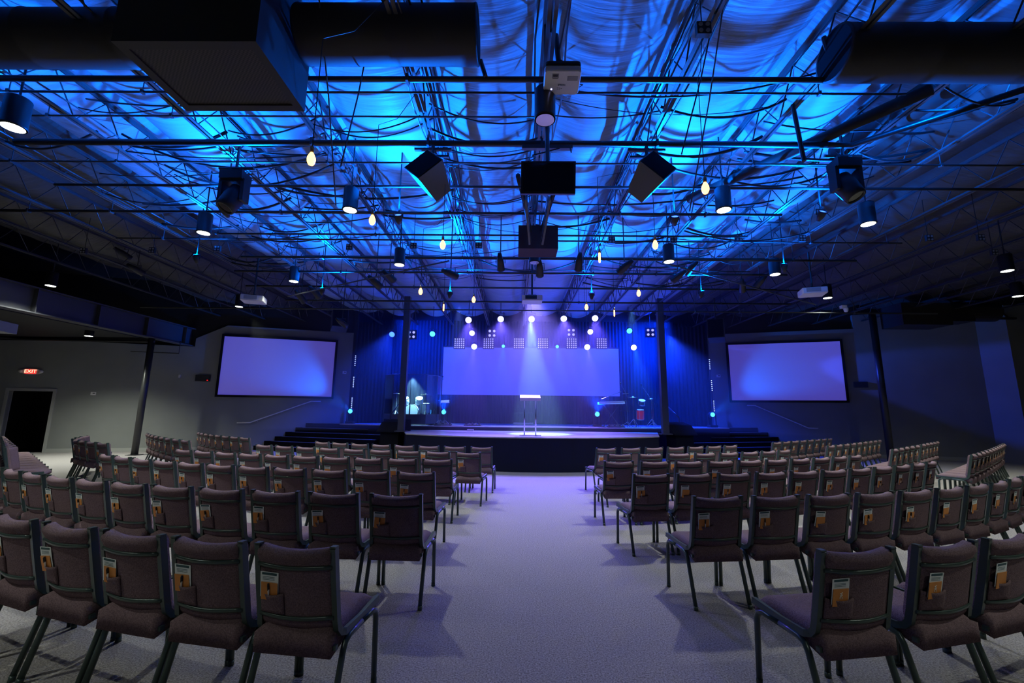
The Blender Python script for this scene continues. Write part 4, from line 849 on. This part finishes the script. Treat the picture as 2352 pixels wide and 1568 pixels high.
# moving heads
def mhead(px_, py_, Y, lb, s):
    p = atY(px_, py_, Y); t = thing('moving_head', lb, 'moving light', p)
    b = MB(); b.box(p+Vector((0, 0, .16)), (.32, .22, .12)); obj('base', b, m_black, t)
    b = MB()
    for q in (-1, 1): b.box(p+Vector((q*.155, 0, -.05)), (.05, .14, .32))
    b.box(p+Vector((0, 0, .09)), (.34, .15, .05)); obj('yoke', b, m_black, t)
    R = toward((.25*s, -.35, -.9)); b = MB(); b.lathe([(.06, -.2), (.12, -.17), (.135, -.02), (.125, .12), (.115, .2), (.095, .2), (.09, .17)], p+Vector((0, 0, -.16)), 22, R); obj('head', b, m_black, t, True)
    b = MB(); b.disc(p+Vector((0, 0, -.16))+R @ Vector((0, 0, .18)), .092, R); obj('lens', b, m_glassb, t)
    b = MB(); b.box(p+Vector((-.08, 0, .25)), (.05, .05, .08)); b.box(p+Vector((.08, 0, .25)), (.05, .05, .08)); b.tube([p+Vector((-.25, 0, .30)), p+Vector((.25, 0, .30))], .02, 8); b.tube([p+Vector((0, 0, .3)), (p.x, p.y, 5.4)], .02, 6); obj('clamp', b, m_steel, t)
mhead(538, 432, 5.55, 'black moving head light over the drum-side seats', -1)
mhead(1942, 405, 5.35, 'black moving head light over the keyboard-side seats', 1)
# uplights and small fixtures
for i, (a, c_, w) in enumerate(UP):
    a = Vector(a); d = (Vector(c_)-a).normalized()
    par(a-d*.03, d, .06, m_ledB, 'small blue uplight under the ceiling pipes, %s' % ('outer drum side near row', 'inner drum side near row', 'inner keyboard side near row', 'outer keyboard side near row', 'outermost drum side before the joists', 'outermost drum side toward stage', 'added one hidden behind the keyboard-side duct', 'outermost keyboard side toward stage', 'outer drum side far row', 'inner drum side far row', 'inner keyboard side far row', 'outer keyboard side far row')[i], 'uplight', 5.95, None, .16)
SP = [(1048, 630, 9.1, .9, -.1), (1151, 615, 9.1, .1, -1), (1328, 615, 9.1, 0, -1), (1422, 620, 9.1, -.8, -.6), (875, 655, 10.1, .8, -.7), (905, 640, 10.1, .6, -.5), (1545, 640, 10.1, -.7, -.5), (1575, 625, 10.1, -.6, -.8), (1240, 628, 9.1, .1, -.8), (330, 625, 11.2, .5, -.5), (300, 590, 11.2, .5, -.6), (795, 745, 12.5, .5, -.5), (1705, 665, 11.2, .6, -.9), (1735, 655, 11.2, -.5, -.9), (700, 690, 11.2, .4, -.9), (735, 680, 11.2, .6, -.9)]
for i, (x, y, Y, ax, az) in enumerate(SP):
    p = atY(x, y, Y); par(p+Vector((0, 0, -.05)), (ax*.6, .7, az*.6), .085, m_glassb, 'unlit black spotlight under a ceiling pipe, %s counted from the doorway side' % ORD[sorted(range(len(SP)), key=lambda q: SP[q][0]).index(i)], 'spotlight', 5.95, 'unlit spotlights', .42)
for i, (x, y) in enumerate(((192, 576), (350, 575), (500, 571), (803, 567), (950, 565), (1100, 564), (1405, 552), (1547, 550), (1696, 547), (1842, 548), (2134, 547), (2252, 546), (2283, 580), (1615, 68))):
    p = atZ(x, y, 5.05); t = thing('four_lamp_cluster', 'small four-lamp fixture under the ceiling, %s counted from the doorway side' % ORD[sorted((192, 350, 500, 803, 950, 1100, 1405, 1547, 1696, 1842, 2134, 2252, 2283, 1615)).index(x)], 'fixture', p, 0, 'four-lamp fixtures'); b = MB(); b.box(p, (.13, .05, .13)); b.tube([p+Vector((0, .02, .06)), (p.x, p.y+.02, 6.0)], .006, 5); obj('housing', b, m_black, t)
    b = MB()
    for sx_ in (-1, 1):
        for sz in (-1, 1): b.disc(p+Vector((sx_*.032, -.027, sz*.032)), .020, RX(PI/2), 10)
    obj('lamps', b, m_trim, t)
# centre box with the two bright fins
p0, p1 = atY(1191, 517, 7.6), atY(1282, 571, 7.6); c = (p0+p1)/2; b = MB(); b.bbox((p0.x, 7.6, p1.z), (p1.x, 8.05, p0.z)); tag(obj('speaker_box', b, m_brown), 'brown-black speaker box hanging in the middle behind the television', 'speaker')
for s in (-1, 1):
    b = MB(); a = Vector((.34+s*.20, 6.75, 5.15)); e = Vector((.34+s*.11, 7.4, 4.62)); t = thing('strut_channel', 'bright perforated metal strut slanting before the centre box, %s' % ('drum side', 'keyboard side')[s > 0], 'strut', (a+e)/2)
    d = (e-a); R = toward(d); b.box((a+e)/2, (.035, .16, d.length), R); obj('channel', b, m_nosing, t); b = MB()
    for k in range(9): q = a.lerp(e, (k+.5)/9); b.box(q, (.037, .11, .05), R)
    obj('slots', b, m_black, t)
b = MB(); b.tube([(.0, 6.3, 5.3), (.1, 6.9, 5.25), (.24, 7.5, 4.9)], .04, 6); b.tube([(.68, 6.3, 5.3), (.6, 6.9, 5.25), (.45, 7.5, 4.9)], .04, 6); tag(obj('cable_bundle', b, m_cable, None, True), 'black cable bundle between the television and the centre box', 'cable')
# big side speakers above the stairs and security camera
for (x, y, Y, s, lb) in ((780, 735, 15.5, -1, 'dark speaker hanging above the drum-side screen corner'), (1640, 760, 15.5, 1, 'blue-lit dark speaker hanging above the keyboard-side screen corner')):
    p = atY(x+(0 if s < 0 else 5), y, Y); t = thing('hanging_speaker', lb, 'speaker', p); R = RZ(-.5*s) @ RX(-.25)
    b = MB(); b.box(p, (.55, .5, .75), R); obj('cabinet', b, m_steel, t); b = MB(); b.box(p+R @ Vector((0, -.255, 0)), (.5, .02, .7), R); obj('front_grille', b, m_matte, t); b = MB(); b.tube([p+Vector((0, 0, .3)), (p.x, p.y, 6.0)], .03, 6); obj('bracket', b, m_steel, t)
p = atZ(1937, 705, 4.55); t = thing('security_camera', 'small white security camera under the dark ceiling near keyboard-side screen', 'camera', p); b = MB(); b.box(p, (.14, .1, .08)); obj('bracket', b, m_white, t); b = MB(); b.lathe([(.03, -.09), (.05, -.06), (.06, 0), (.05, .03)], p+Vector((.04, -.03, -.06)), 14); obj('dome', b, m_white, t, True)
p = atY(15, 750, 9.0); t = thing('wall_projector', 'grey projector corner cut by the photo edge beside the doorway', 'projector', p); b = MB(); b.box(p+Vector((-.35, 0, 0)), (.6, .5, .22), RZ(.3)); obj('case', b, m_trim, t); b = MB(); b.tube([p+Vector((-.35, 0, .1)), (p.x-.35, p.y, 4.03)], .03, 6); obj('mount', b, m_pipe, t)
# haze over the stage
hz = bpy.data.materials.new('stage_haze'); hz.use_nodes = True; n_ = hz.node_tree; n_.nodes.clear(); ho = n_.nodes.new('ShaderNodeOutputMaterial'); hv = n_.nodes.new('ShaderNodeVolumeScatter'); hv.inputs['Density'].default_value = .022; hv.inputs['Anisotropy'].default_value = .35; hv.inputs['Color'].default_value = (.9, .93, 1, 1)
n_.links.new(hv.outputs[0], ho.inputs['Volume'])
b = MB(); b.bbox((-8.3, 13.0, .95), (9.6, 20.5, 5.5)); tag(obj('haze', b, hz), 'thin blue haze hanging in the air over the stage', 'haze', None, 'stuff')
